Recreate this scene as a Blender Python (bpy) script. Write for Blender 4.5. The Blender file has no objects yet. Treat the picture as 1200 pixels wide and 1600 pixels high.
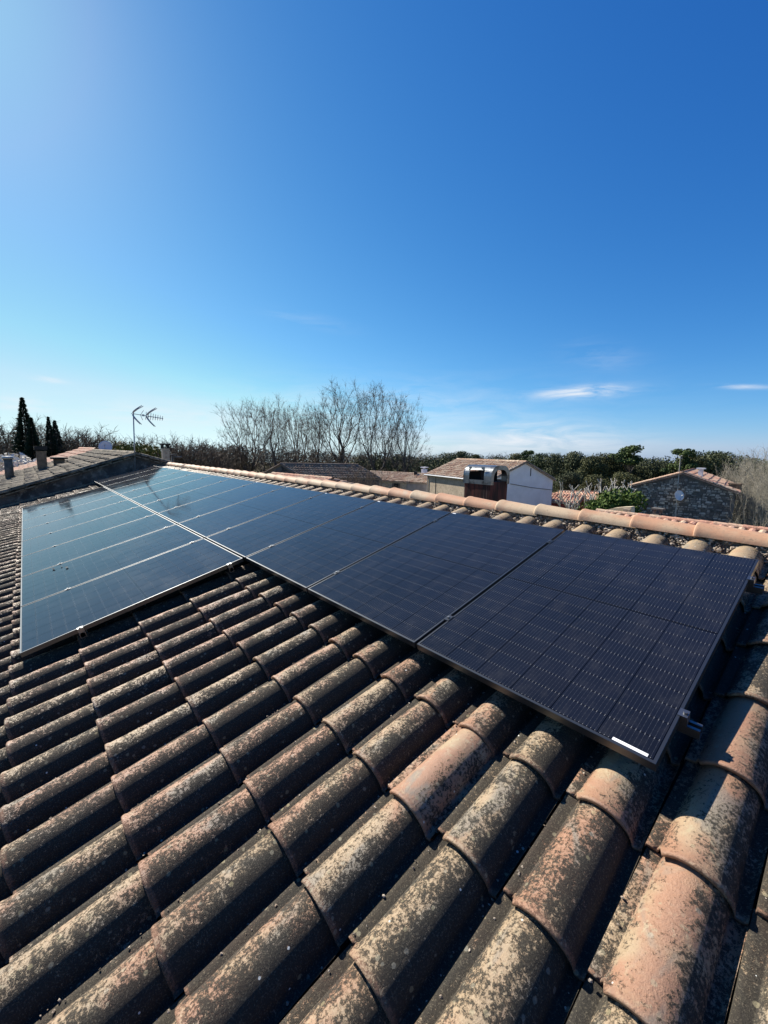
import bpy, math, random
import numpy as np
from mathutils import Matrix, Vector, Euler
R_ = math.radians
rng = np.random.default_rng(7)
random.seed(7)
sc = bpy.context.scene
col = sc.collection

# ------------------------------------------------------------------ camera
FPX = 646.37
CAM = Vector((0.3432, -1.5290, 1.0296))
CR = np.array([[0.65258517, 0.75754103, 0.01625375],
               [0.12019111, -0.08231180, -0.98933253],
               [-0.74812211, 0.64757730, -0.14476516]])     # rows: right, down, forward
cd = bpy.data.cameras.new('camera'); cam = bpy.data.objects.new('camera', cd); col.objects.link(cam)
cd.sensor_fit = 'HORIZONTAL'; cd.sensor_width = 36; cd.lens = 36 * FPX / 1200
cd.clip_start = 0.02; cd.clip_end = 3000
m = Matrix.Identity(4)
for i in range(3):
    m[i][0] = CR[0][i]; m[i][1] = -CR[1][i]; m[i][2] = -CR[2][i]; m[i][3] = CAM[i]
cam.matrix_world = m
sc.camera = cam

# ------------------------------------------------------------------ light
SUN_EL, SUN_AZ = 38.5, 94.0            # azimuth from +Y towards -X
EXPO = 1.0                            # the photograph is exposed for the clay tiles
SKY = 0.10 / 2 ** EXPO
sdir = Vector((-math.sin(R_(SUN_AZ)) * math.cos(R_(SUN_EL)), math.cos(R_(SUN_AZ)) * math.cos(R_(SUN_EL)), math.sin(R_(SUN_EL))))
sl = bpy.data.lights.new('sun', 'SUN'); sl.energy = 5.0; sl.angle = R_(0.53); sl.color = (1, 0.93, 0.82)
so = bpy.data.objects.new('sun', sl); col.objects.link(so); so.rotation_euler = sdir.to_track_quat('Z', 'Y').to_euler()
w = bpy.data.worlds.new('World'); sc.world = w; w.use_nodes = True
nt = w.node_tree; nt.nodes.clear()
def wn(t, **k):
    n = nt.nodes.new(t)
    for a, b in k.items(): setattr(n, a, b)
    return n
sky = wn('ShaderNodeTexSky', sky_type='NISHITA', sun_disc=False, sun_elevation=R_(SUN_EL), sun_rotation=R_(-SUN_AZ),
         altitude=0, air_density=0.8, dust_density=0.15, ozone_density=3.0)
bg = wn('ShaderNodeBackground'); out = wn('ShaderNodeOutputWorld'); bg.inputs[1].default_value = SKY
tc = wn('ShaderNodeTexCoord')
def wmath(op, a, b=None):
    n = wn('ShaderNodeMath', operation=op)
    for i, v in enumerate((a, b)):
        if v is None: continue
        if isinstance(v, (int, float)): n.inputs[i].default_value = v
        else: nt.links.new(v, n.inputs[i])
    return n.outputs[0]
def wdot(vec):
    n = wn('ShaderNodeVectorMath', operation='DOT_PRODUCT'); nt.links.new(tc.outputs['Generated'], n.inputs[0]); n.inputs[1].default_value = vec
    return n.outputs['Value']
# colour response of the camera: per-channel gain and gamma on the sky radiance
sep = wn('ShaderNodeSeparateColor'); nt.links.new(sky.outputs[0], sep.inputs[0]); cmb = wn('ShaderNodeCombineColor')
sxyz = wn('ShaderNodeSeparateXYZ'); nt.links.new(tc.outputs['Generated'], sxyz.inputs[0])
chan = []
hz = wmath('EXPONENT', wmath('MULTIPLY', wmath('MAXIMUM', sxyz.outputs[2], 0.0), -5.0))
for i, (gn, pw, hc) in enumerate(((3.783, 2.016, -1.067), (1.904, 1.323, -0.625), (1.207, 0.717, -0.056))):
    q = wmath('MULTIPLY', wmath('POWER', wmath('MULTIPLY', sep.outputs[i], 0.1), pw), wmath('EXPONENT', wmath('MULTIPLY', hz, hc)))
    chan.append(wmath('MINIMUM', wmath('MULTIPLY', q, gn), wmath('ADD', wmath('MULTIPLY', hz, (.4, .50, .10)[i]), (.6, .54, .92)[i])))
chan[0] = wmath('MINIMUM', chan[0], wmath('MULTIPLY', chan[1], wmath('ADD', wmath('MULTIPLY', hz, 0.26), 0.52))); chan[2] = wmath('MAXIMUM', chan[2], wmath('MULTIPLY', chan[1], 1.06))
for i in range(3): nt.links.new(wmath('MULTIPLY', chan[i], 10.0), cmb.inputs[i])
mp = wn('ShaderNodeMapping'); mp.inputs['Scale'].default_value = (5, 5, 26); mp.inputs['Rotation'].default_value = (0.05, 0.12, 0)
nt.links.new(tc.outputs['Generated'], mp.inputs[0])
nz = wn('ShaderNodeTexNoise'); nz.inputs['Scale'].default_value = 1.7; nz.inputs['Detail'].default_value = 8; nz.inputs['Roughness'].default_value = 0.62
nz.inputs['Distortion'].default_value = 0.6
nt.links.new(mp.outputs[0], nz.inputs[0])
nzr = wn('ShaderNodeMapRange'); nzr.inputs['From Min'].default_value = 0.36; nzr.inputs['From Max'].default_value = 0.66
nt.links.new(nz.outputs[0], nzr.inputs[0])
def raydir(px, py):
    d = CR.T @ np.array([(px - 600) / FPX, (py - 800) / FPX, 1.0]); return d / np.linalg.norm(d)
tot = None
# (px, py, half width, half height in photo pixels, tilt, strength): the thin cirrus wisps
for px, py, sw, sh, tilt, st in ((905, 613, 62, 9, -0.06, 0.9), (1160, 604, 44, 5, 0.03, 0.42), (72, 593, 26, 5, 0.15, 0.5), (850, 682, 110, 20, 0.06, 0.55),
                                 (30, 632, 45, 14, 0.1, 0.5), (560, 640, 260, 40, 0.0, 0.22), (930, 556, 60, 22, 0.1, 0.10), (720, 700, 160, 14, 0.0, 0.4), (480, 500, 60, 10, .2, .1), (250, 650, 130, 20, 0.1, .3)):
    d = raydir(px, py); e1 = raydir(px + 10, py + 10 * tilt) - d; e1 /= np.linalg.norm(e1)
    e2 = np.cross(d, e1); r = math.hypot(px - 600, py - 800); s = FPX / math.hypot(FPX, r) / math.hypot(FPX, r)
    u = wmath('MULTIPLY', wdot(tuple(e1)), 1 / (sw * s)); v = wmath('MULTIPLY', wdot(tuple(e2)), 1 / (sh * s))
    q = wmath('ADD', wmath('MULTIPLY', u, u), wmath('MULTIPLY', v, v))
    g = wmath('MULTIPLY', wmath('EXPONENT', wmath('MULTIPLY', q, -1.0)), st * 1.5)
    g = wmath('MULTIPLY', g, wmath('GREATER_THAN', wdot(tuple(d)), 0.2))
    tot = g if tot is None else wmath('ADD', tot, g)
cm = wmath('MINIMUM', wmath('MULTIPLY', tot, nzr.outputs[0]), 1.0)
mx = wn('ShaderNodeMix', data_type='RGBA'); nt.links.new(cm, mx.inputs['Factor']); nt.links.new(cmb.outputs[0], mx.inputs[6])
mx.inputs[7].default_value = (8.5, 9.0, 9.6, 1)
nt.links.new(mx.outputs[2], bg.inputs[0]); nt.links.new(bg.outputs[0], out.inputs[0])
vs = sc.view_settings; sc.display_settings.display_device = 'sRGB'
vs.view_transform = 'Standard'; vs.look = 'None'; vs.exposure = EXPO; vs.gamma = 1; vs.use_curve_mapping = False
sc.render.engine = 'CYCLES'
sc.cycles.max_bounces = 5; sc.cycles.diffuse_bounces = 2; sc.cycles.glossy_bounces = 3

# ------------------------------------------------------------------ placement helpers
def ray(px, py): return Vector(CR.T @ np.array([(px - 600) / FPX, (py - 800) / FPX, 1.0]))
def atZ(px, py, Z): d = ray(px, py); return CAM + d * ((Z - CAM.z) / d.z)
def atX(px, py, X): d = ray(px, py); return CAM + d * ((X - CAM.x) / d.x)
def atY(px, py, Y): d = ray(px, py); return CAM + d * ((Y - CAM.y) / d.y)
def atD(px, py, D): d = ray(px, py); return CAM + d * (D / math.hypot(d.x, d.y))
def hitp(px, py, p0, n): d = ray(px, py); n = Vector(n); return CAM + d * ((Vector(p0) - CAM).dot(n) / d.dot(n))
GZ = -5.6
TH = R_(15.0)
SM = Matrix.Rotation(TH, 4, 'X')           # roof-plane frame (a, b, n) -> world

# ------------------------------------------------------------------ materials
def mat(name, rgb=(.5, .5, .5), rough=.8, metal=0.0, spec=0.3):
    mt = bpy.data.materials.new(name); mt.use_nodes = True
    b = mt.node_tree.nodes['Principled BSDF']
    b.inputs['Base Color'].default_value = (*rgb, 1); b.inputs['Roughness'].default_value = rough
    b.inputs['Metallic'].default_value = metal; b.inputs['Specular IOR Level'].default_value = spec
    return mt
class NT:
    def __init__(s, mt): s.t = mt.node_tree; s.b = s.t.nodes['Principled BSDF']; s.mt = mt
    def new(s, ty, **k):
        n = s.t.nodes.new(ty)
        for a, b in k.items(): setattr(n, a, b)
        return n
    def link(s, a, b): s.t.links.new(a, b)
    def put(s, sock, v):
        if isinstance(v, (int, float)): sock.default_value = v
        elif isinstance(v, tuple): sock.default_value = (*v, 1) if len(v) == 3 and sock.type == 'RGBA' else v
        else: s.link(v, sock)
    def math(s, op, a, b=0.0, clamp=False):
        n = s.new('ShaderNodeMath', operation=op, use_clamp=clamp); s.put(n.inputs[0], a); s.put(n.inputs[1], b); return n.outputs[0]
    def noise(s, vec, scale, detail=5, rough=.55, dist=0.0):
        n = s.new('ShaderNodeTexNoise'); s.link(vec, n.inputs['Vector']); n.inputs['Scale'].default_value = scale
        n.inputs['Detail'].default_value = detail; n.inputs['Roughness'].default_value = rough; n.inputs['Distortion'].default_value = dist
        return n.outputs[0]
    def ramp(s, v, lo, hi, a=0.0, b=1.0, smooth=True):
        n = s.new('ShaderNodeMapRange', interpolation_type='SMOOTHSTEP' if smooth else 'LINEAR'); s.put(n.inputs[0], v)
        s.put(n.inputs[1], lo); s.put(n.inputs[2], hi); s.put(n.inputs[3], a); s.put(n.inputs[4], b); return n.outputs[0]
    def mix(s, f, a, b, mode='MIX'):
        n = s.new('ShaderNodeMix', data_type='RGBA', blend_type=mode); s.put(n.inputs['Factor'], f); s.put(n.inputs[6], a); s.put(n.inputs[7], b); return n.outputs[2]
    def pos(s): return s.new('ShaderNodeNewGeometry').outputs['Position']
    def obj(s): return s.new('ShaderNodeTexCoord').outputs['Object']
    def attr(s, nm): return s.new('ShaderNodeAttribute', attribute_name=nm).outputs['Fac']
    def vmul(s, v, sc_):
        n = s.new('ShaderNodeMapping'); s.link(v, n.inputs[0]); n.inputs['Scale'].default_value = sc_; return n.outputs[0]
    def bump(s, h, st, dist=.01):
        n = s.new('ShaderNodeBump'); n.inputs['Strength'].default_value = st; n.inputs['Distance'].default_value = dist
        s.link(h, n.inputs['Height']); s.link(n.outputs[0], s.b.inputs['Normal'])
    def color(s, c): s.put(s.b.inputs['Base Color'], c)
def vary(name, c1, c2, scale=2.0, rough=.85, bump=.3, c3=None, bd=.01, detail=6, spec=.2, space='pos'):
    mt = mat(name, c1, rough, 0, spec); n = NT(mt); p = n.pos() if space == 'pos' else n.obj()
    a = n.noise(p, scale, detail, .6); c = n.mix(n.ramp(a, .35, .65), c1, c2)
    if c3:
        c = n.mix(n.ramp(n.noise(p, scale * 4.3, 6, .65), .5, .68), c, c3)
    n.color(c)
    if bump: n.bump(n.noise(p, scale * 12, 5, .6), bump, bd)
    return mt

def tile_material():
    mt = mat('weathered_clay_tile', (.4, .2, .12), .85, 0, .4); n = NT(mt); p = n.pos()
    tint = n.attr('tint'); lich = n.attr('lichen')
    big = n.noise(p, 5.5, 3, .5); big2 = n.noise(n.vmul(p, (1.3, .5, .8)), 7.0, 4, .55, .8)
    pink = (.30, .165, .10); buff = (.32, .235, .145); grey = (.19, .17, .135)
    c = n.mix(n.ramp(n.math('ADD', big, n.math('MULTIPLY', n.math('SUBTRACT', tint, .5), .35)), .38, .60), pink, buff)
    c = n.mix(n.math('MULTIPLY', n.ramp(big2, .50, .64), .8), c, grey)
    # cream lichen blotches
    cream = n.ramp(n.noise(p, 46, 5, .7), .52, .60)
    c = n.mix(n.math('MULTIPLY', cream, n.ramp(n.noise(p, 6.3, 2), .42, .62, 0, .5)), c, (.36, .31, .20))
    # black lichen, and shade painted onto the barrels' right sides: fine speckle gated by broad patches and the tile's own lichen amount
    patch = n.noise(p, 9.5, 5, .65, .5)
    fine = n.noise(p, 95, 6, .8, .3); mid = n.noise(p, 30, 5, .7, .4)
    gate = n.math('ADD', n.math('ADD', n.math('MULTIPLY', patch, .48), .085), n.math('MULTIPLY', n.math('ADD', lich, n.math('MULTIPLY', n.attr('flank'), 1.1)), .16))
    streak = n.noise(n.vmul(p, (1.0, .22, .5)), 26, 4, .6)
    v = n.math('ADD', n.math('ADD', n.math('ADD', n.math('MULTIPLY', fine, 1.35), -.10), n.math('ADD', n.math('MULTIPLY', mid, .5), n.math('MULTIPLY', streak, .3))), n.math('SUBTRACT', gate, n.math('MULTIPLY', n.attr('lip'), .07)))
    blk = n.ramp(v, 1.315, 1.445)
    grain = n.noise(p, 190, 4, .7)
    c = n.mix(n.math('MULTIPLY', blk, .95), c, n.mix(n.ramp(grain, .52, .66), (.016, .015, .012), (.095, .083, .058)))
    c = n.mix(n.ramp(grain, .40, .30, 0, .6), c, (.06, .052, .042))
    rust = n.ramp(n.noise(p, 13, 4, .6), .58, .7, 0, .55)
    c = n.mix(n.math('MULTIPLY', n.ramp(fine, .42, .60, .10, .75), n.math('MULTIPLY', n.attr('lip'), n.attr('lip'))), c, (.23, .125, .08))
    # round crustose lichen colonies
    vc = n.new('ShaderNodeTexVoronoi'); n.link(p, vc.inputs['Vector']); vc.inputs['Scale'].default_value = 42
    rc = n.new('ShaderNodeSeparateColor'); n.link(vc.outputs['Color'], rc.inputs[0])
    edge = n.math('ADD', vc.outputs['Distance'], n.math('MULTIPLY', n.math('SUBTRACT', fine, .5), .5))
    colony = n.math('MULTIPLY', n.ramp(edge, .34, .26), n.math('GREATER_THAN', rc.outputs[1], .90))
    c = n.mix(n.math('MULTIPLY', colony, .45), c, n.mix(rc.outputs[0], (.27, .26, .21), (.34, .29, .16)))
    # rare white lichen dots
    vo = n.new('ShaderNodeTexVoronoi'); n.link(p, vo.inputs['Vector']); vo.inputs['Scale'].default_value = 22
    rnd = n.new('ShaderNodeSeparateColor'); n.link(vo.outputs['Color'], rnd.inputs[0])
    dot = n.math('MULTIPLY', n.math('LESS_THAN', vo.outputs['Distance'], .085), n.math('GREATER_THAN', rnd.outputs[0], .86))
    c = n.mix(dot, c, (.55, .56, .52))
    n.color(c)
    h = n.math('ADD', n.math('ADD', n.math('MULTIPLY', fine, .7), n.math('MULTIPLY', grain, .35)), n.math('ADD', n.math('MULTIPLY', mid, .6), n.math('MULTIPLY', blk, .18)))
    n.bump(h, .75, .006)
    n.put(n.b.inputs['Roughness'], n.ramp(blk, 0, 1, .48, .95))
    return mt
def ridge_material():
    mt = mat('ridge_clay', (.5, .28, .17), .7, 0, .3); n = NT(mt); p = n.pos(); tint = n.attr('tint')
    c = n.mix(n.ramp(n.math('ADD', n.noise(n.vmul(p, (.7, 1, 1)), 4.5, 4, .55), n.math('MULTIPLY', n.math('SUBTRACT', tint, .5), .22)), .36, .62), (.43, .235, .14), (.44, .33, .215))
    c = n.mix(n.ramp(n.noise(p, 3.1, 4, .6), .56, .7, 0, .6), c, (.36, .32, .24))
    c = n.mix(n.ramp(n.noise(p, 9, 5, .7, .4), .52, .68, 0, .5), c, (.30, .20, .13))
    c = n.mix(n.ramp(n.noise(p, 55, 5, .8), .56, .66, 0, .6), c, (.17, .13, .09))
    n.color(c); n.bump(n.noise(p, 60, 5, .65), .35, .004); return mt
def far_tile_material(name, a, b, dark, amt=.5):
    mt = mat(name, a, .9, 0, .15); n = NT(mt); p = n.pos(); tint = n.attr('tint')
    c = n.mix(n.ramp(n.math('ADD', n.math('MULTIPLY', tint, .8), n.math('MULTIPLY', n.noise(p, 1.2, 3), .4)), .35, .9), a, b)
    c = n.mix(n.ramp(n.noise(p, 9, 6, .75, .6), .47, .60, 0, amt), c, dark)
    n.color(c); n.bump(n.noise(p, 14, 4), .4, .02); return mt

M = {}
M['tile'] = tile_material(); M['ridge'] = ridge_material()
M['far_grey'] = far_tile_material('lichened_far_tile', (.24, .20, .145), (.11, .10, .075), (.03, .026, .02), .9)
M['far_pink'] = far_tile_material('pink_far_tile', (.50, .27, .19), (.52, .38, .27), (.14, .09, .06), .5)
M['far_buff'] = far_tile_material('buff_far_tile', (.56, .44, .32), (.40, .26, .18), (.11, .09, .07), .75)
M['far_brown'] = far_tile_material('brown_far_tile', (.25, .175, .13), (.30, .24, .18), (.08, .06, .05), .5)
M['mortar'] = vary('mortar', (.42, .35, .26), (.20, .15, .11), 30, .95, 1.0, (.05, .045, .04), .02)
M['stone_chip'] = vary('stone_chip', (.48, .42, .34), (.24, .18, .13), 18, .9, .6, (.06, .05, .04), .01)
M['deck'] = vary('underlay', (.03, .028, .025), (.02, .02, .02), 3, .95, 0)
M['frame'] = mat('anodised_frame', (.095, .10, .105), .33, .85, .5)
M['frame_side'] = M['frame']
M['alu'] = mat('aluminium', (.22, .225, .23), .4, 1.0, .5)
n_ = NT(M['alu']); n_.bump(n_.noise(n_.obj(), 90, 3), .1, .001)
M['blackmetal'] = mat('black_bolt', (.02, .02, .022), .4, .8, .5)
M['label'] = mat('white_label', (.8, .8, .8), .5)
M['backsheet'] = mat('black_laminate', (.003, .003, .004), .10, 0, .5)
def glassy(mt):
    n = NT(mt); n.b.inputs['IOR'].default_value = 1.5; n.b.inputs['Specular IOR Level'].default_value = .32
    n.b.inputs['Sheen Weight'].default_value = .035; n.b.inputs['Sheen Roughness'].default_value = .45
    p = n.pos()
    n.put(n.b.inputs['Roughness'], n.ramp(n.noise(p, 3.0, 4, .6), .3, .7, .05, .12))
    return n
glassy(M['backsheet'])
def cell_material():
    mt = mat('solar_cell', (.007, .009, .017), .1, 0, .5); n = glassy(mt)
    uv = n.new('ShaderNodeUVMap', uv_map='UVMap').outputs[0]; s = n.new('ShaderNodeSeparateXYZ'); n.link(uv, s.inputs[0])
    u, v = s.outputs[0], s.outputs[1]
    fu = n.math('ABSOLUTE', n.math('SUBTRACT', n.math('FRACT', n.math('MULTIPLY', u, 12.0)), .5))
    wire = n.math('LESS_THAN', fu, .045)
    fv = n.math('ABSOLUTE', n.math('SUBTRACT', n.math('FRACT', n.math('MULTIPLY', v, 1.0)), .5))
    fv2 = n.math('ABSOLUTE', n.math('SUBTRACT', n.math('FRACT', n.math('MULTIPLY', v, 4.0)), .5))
    pad = n.math('MULTIPLY', n.math('LESS_THAN', fu, .085), n.math('GREATER_THAN', fv, .462))
    pad2 = n.math('MULTIPLY', n.math('LESS_THAN', fu, .07), n.math('LESS_THAN', fv2, .09))
    c = n.mix(n.ramp(n.noise(n.pos(), 1.7, 2), .4, .6), (.003, .004, .008), (.006, .007, .012))
    oi = n.new('ShaderNodeObjectInfo').outputs['Random']; c = n.mix(n.math('MULTIPLY', oi, .6), c, (.004, .006, .013))
    # faint dust film
    dust = n.ramp(n.noise(n.vmul(n.pos(), (1, .35, 1)), 14, 6, .7), .45, .75, .004, .028)
    c = n.mix(dust, c, (.45, .43, .40))
    c = n.mix(n.math('MULTIPLY', wire, .7), c, (.028, .03, .036))
    c = n.mix(n.math('MAXIMUM', pad, n.math('MULTIPLY', pad2, .12)), c, (.15, .153, .16))
    n.color(c); return mt
M['cell'] = cell_material()
M['galv'] = mat('galvanised_sheet', (.56, .59, .61), .34, .9, .5)
n_ = NT(M['galv']); n_.color(n_.mix(n_.ramp(n_.noise(n_.pos(), 7, 5, .65), .45, .7), (.20, .215, .225), (.06, .064, .068))); n_.bump(n_.noise(n_.pos(), 9, 3), .25, .01)
def rust_mat():
    mt = mat('rust_streaked_render', (.2, .06, .04), .8, 0, .2); n = NT(mt); p = n.pos()
    st = n.noise(n.vmul(p, (9, 9, .8)), 1.6, 5, .6)
    c = n.mix(n.ramp(st, .38, .62), (.095, .032, .024), (.022, .015, .013)); c = n.mix(n.ramp(n.noise(n.vmul(p, (14, 14, 1)), 1.1, 4), .60, .72, 0, .5), c, (.20, .15, .12))
    n.color(c); n.bump(st, .3, .01); return mt
M['rust'] = rust_mat()
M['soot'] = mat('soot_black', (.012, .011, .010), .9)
M['whitewall'] = vary('pale_render', (.74, .74, .76), (.66, .66, .68), 1.2, .9, .1)
M['beige'] = vary('beige_render', (.46, .38, .28), (.36, .30, .22), 1.6, .9, .4, (.25, .2, .15))
M['creamwall'] = vary('cream_render', (.62, .53, .36), (.50, .42, .29), 1.5, .9, .3)
M['greywall'] = vary('grey_render', (.32, .29, .26), (.24, .21, .19), 1.5, .9, .3)
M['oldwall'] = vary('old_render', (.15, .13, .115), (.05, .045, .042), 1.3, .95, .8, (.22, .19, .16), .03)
M['redwall'] = vary('red_render', (.34, .07, .05), (.26, .06, .045), 1.5, .9, .2)
def stone_mat():
    mt = mat('rubble_stone', (.2, .17, .14), .95, 0, .15); n = NT(mt); p = n.vmul(n.pos(), (1, 1, 1.6))
    t = n.attr('tint')
    c = n.mix(n.ramp(t, 0, 1), (.16, .14, .115), (.62, .55, .44))
    c = n.mix(n.ramp(n.noise(p, 5, 6, .7), .45, .65, 0, .6), c, (.05, .045, .04))
    n.color(c); n.bump(n.noise(p, 11, 5), .7, .04); return mt
M['stone'] = stone_mat()
M['stonejoint'] = vary('dark_joint', (.11, .10, .09), (.17, .155, .135), 3, .95, .5)
M['brick'] = vary('sooty_brick', (.20, .15, .10), (.12, .09, .065), 8, .9, .5)
M['concrete'] = vary('weathered_concrete', (.14, .13, .115), (.08, .075, .068), 9, .9, .4)
M['darkcap'] = mat('dark_chimney_cap', (.02, .02, .02), .8)
M['dish'] = mat('pale_dish', (.50, .52, .54), .45)
M['dishw'] = mat('white_dish', (.78, .78, .76), .45)
M['zinc'] = mat('zinc_gutter', (.38, .39, .40), .45, .6)
M['dark'] = mat('dark_opening', (.015, .015, .016), .6)
M['wood'] = vary('grey_wood', (.18, .14, .11), (.1, .08, .06), 4, .9, .3)
M['bark'] = vary('winter_bark', (.105, .088, .074), (.065, .055, .046), 1.5, .9, .3, (.24, .22, .19))
M['bark2'] = vary('brown_twigs', (.13, .098, .072), (.085, .07, .052), .6, .95, 0)
M['palebark'] = vary('pale_plane_bark', (.46, .43, .37), (.30, .275, .23), 2, .9, .2, (.62, .59, .52))
M['thicket'] = vary('pale_thicket_twigs', (.36, .33, .26), (.24, .22, .17), .8, .9, 0)
def leaf(name, a, b, sc_=.35, c3=None):
    mt = mat(name, a, .75, 0, .15); n = NT(mt); t = n.attr('tint')
    c = n.mix(n.ramp(n.math('ADD', n.math('MULTIPLY', t, .6), n.math('MULTIPLY', n.noise(n.pos(), sc_, 3), .6)), .3, .9), a, b)
    n.color(c); return mt
M['oak'] = leaf('holm_oak_leaves', (.048, .058, .030), (.095, .11, .055))
M['pine'] = leaf('pine_needles', (.038, .060, .020), (.080, .115, .035))
M['cypress'] = leaf('cypress_leaves', (.012, .024, .015), (.028, .048, .028))
M['bush'] = leaf('laurel_leaves', (.040, .070, .014), (.085, .130, .025))
M['olive'] = leaf('yellow_green_leaves', (.10, .095, .02), (.15, .14, .035))
M['scrub'] = leaf('brown_scrub', (.085, .068, .045), (.16, .125, .085), .15)
M['blossom'] = leaf('pale_dry_shrub', (.40, .37, .32), (.66, .63, .58), .6)
M['cable'] = mat('black_cable', (.02, .02, .02), .6)
def ground_mat():
    mt = mat('winter_ground', (.1, .1, .05), .95, 0, .1); n = NT(mt); p = n.pos()
    c = n.mix(n.ramp(n.noise(p, .12, 5, .6), .4, .62), (.09, .10, .035), (.17, .14, .09))
    c = n.mix(n.ramp(n.noise(p, 1.5, 6, .7), .5, .7, 0, .6), c, (.06, .065, .03)); n.color(c); n.bump(n.noise(p, 6, 5), .6, .1); return mt
M['ground'] = ground_mat()

# ------------------------------------------------------------------ mesh building
class MB:
    def __init__(s): s.v = []; s.f = []; s.n = 0; s.at = {}; s.uv = []
    def add(s, verts, faces, **attrs):
        verts = np.asarray(verts, float).reshape(-1, 3); k = len(verts)
        s.v.append(verts); s.f.extend([tuple(i + s.n for i in f) for f in faces])
        for a in set(list(s.at) + list(attrs)):
            if a not in s.at: s.at[a] = [np.zeros(s.n)]
            val = attrs.get(a, 0.0); s.at[a].append(np.full(k, val) if np.isscalar(val) else np.asarray(val, float))
        s.n += k; return s
    def box(s, lo, hi, mtx=None, **at):
        x0, y0, z0 = lo; x1, y1, z1 = hi
        v = [(x0, y0, z0), (x1, y0, z0), (x1, y1, z0), (x0, y1, z0), (x0, y0, z1), (x1, y0, z1), (x1, y1, z1), (x0, y1, z1)]
        if mtx is not None: v = [tuple(mtx @ Vector(q)) for q in v]
        return s.add(v, [(0, 3, 2, 1), (4, 5, 6, 7), (0, 1, 5, 4), (1, 2, 6, 5), (2, 3, 7, 6), (3, 0, 4, 7)], **at)
    def tube(s, pts, rad, seg=8, cap=True, **at):
        pts = [Vector(p) for p in pts]; n = len(pts); rad = [rad] * n if np.isscalar(rad) else rad; vs = []
        for i, p in enumerate(pts):
            d = (pts[min(i + 1, n - 1)] - pts[max(i - 1, 0)]).normalized()
            u = d.cross(Vector((0, 0, 1))); u = d.cross(Vector((0, 1, 0))) if u.length < .1 else u; u.normalize(); w_ = d.cross(u)
            for k in range(seg):
                t = 2 * math.pi * k / seg; vs.append(p + (u * math.cos(t) + w_ * math.sin(t)) * rad[i])
        f = [(i * seg + k, i * seg + (k + 1) % seg, (i + 1) * seg + (k + 1) % seg, (i + 1) * seg + k) for i in range(n - 1) for k in range(seg)]
        if cap: f += [tuple(range(seg))[::-1], tuple((n - 1) * seg + k for k in range(seg))]
        return s.add([tuple(q) for q in vs], f, **at)
    def prism(s, poly, ext, **at):          # closed polygon of 3D points, extruded by a vector
        n = len(poly); e = Vector(ext); a = [Vector(p) for p in poly]; b = [p + e for p in a]
        f = [tuple(range(n))[::-1], tuple(range(n, 2 * n))] + [(i, (i + 1) % n, n + (i + 1) % n, n + i) for i in range(n)]
        return s.add([tuple(p) for p in a + b], f, **at)
    def mesh(s, name, material, smooth=False):
        me = bpy.data.meshes.new(name); V = np.concatenate(s.v) if s.v else np.zeros((0, 3))
        me.from_pydata(V.tolist(), [], s.f)
        for a, l in s.at.items():
            at = me.attributes.new(a, 'FLOAT', 'POINT'); arr = np.concatenate(l); at.data.foreach_set('value', arr[:len(V)])
        if s.uv:
            uv = me.uv_layers.new(name='UVMap'); uv.data.foreach_set('uv', np.concatenate(s.uv).ravel())
        me.materials.append(material)
        if smooth: me.polygons.foreach_set('use_smooth', [True] * len(me.polygons))
        me.update(); return me
    def build(s, name, material, parent=None, smooth=False):
        return link(name, s.mesh(name, material, smooth), parent)
def link(name, me, parent=None):
    o = bpy.data.objects.new(name, me); col.objects.link(o)
    if parent is not None: o.parent = parent; o.location = -world_loc(parent) if parent.rotation_euler.to_quaternion().angle < 1e-6 else (0, 0, 0)
    return o
def world_loc(o):
    v = o.location.copy()
    while o.parent: o = o.parent; v = v + o.location
    return v
def tag(o, label=None, cat=None, group=None, kind=None):
    if label: o['label'] = label
    if cat: o['category'] = cat
    if group: o['group'] = group
    if kind: o['kind'] = kind
    return o
def empty(name, loc, label, cat, group=None):
    o = bpy.data.objects.new(name, None); col.objects.link(o); o.location = loc; o.empty_display_size = .2
    return tag(o, label, cat, group)
def fast_mesh(name, V, F, material, tint=None, parent=None, smooth=False):     # V (n,3), F (m,k) arrays
    me = bpy.data.meshes.new(name); V = np.ascontiguousarray(V, np.float32); F = np.ascontiguousarray(F, np.int32); k = F.shape[1]
    me.vertices.add(len(V)); me.vertices.foreach_set('co', V.ravel())
    me.loops.add(F.size); me.loops.foreach_set('vertex_index', F.ravel())
    me.polygons.add(len(F)); me.polygons.foreach_set('loop_start', np.arange(0, F.size, k, dtype=np.int32))
    try: me.polygons.foreach_set('loop_total', np.full(len(F), k, np.int32))
    except Exception: pass
    if tint is not None:
        at = me.attributes.new('tint', 'FLOAT', 'POINT'); at.data.foreach_set('value', np.asarray(tint, np.float32))
    me.materials.append(material); me.update(calc_edges=True); me.validate()
    if smooth: me.polygons.foreach_set('use_smooth', [True] * len(me.polygons))
    return me

# ------------------------------------------------------------------ ground
b = MB(); g = 110; xs = np.linspace(-700, 500, g); ys = np.linspace(-300, 1100, g)
V = [(x, y, GZ + .25 * math.sin(x * .03) * math.cos(y * .021) - 16 * min(1, max(0, (math.hypot(x, y) - 95) / 220)) ** 1.3) for y in ys for x in xs]      # the village stands on a low rise
b.add(V, [(j * g + i, j * g + i + 1, (j + 1) * g + i + 1, (j + 1) * g + i) for j in range(g - 1) for i in range(g - 1)])
tag(b.build('ground', M['ground'], smooth=True), kind='structure')

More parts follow.
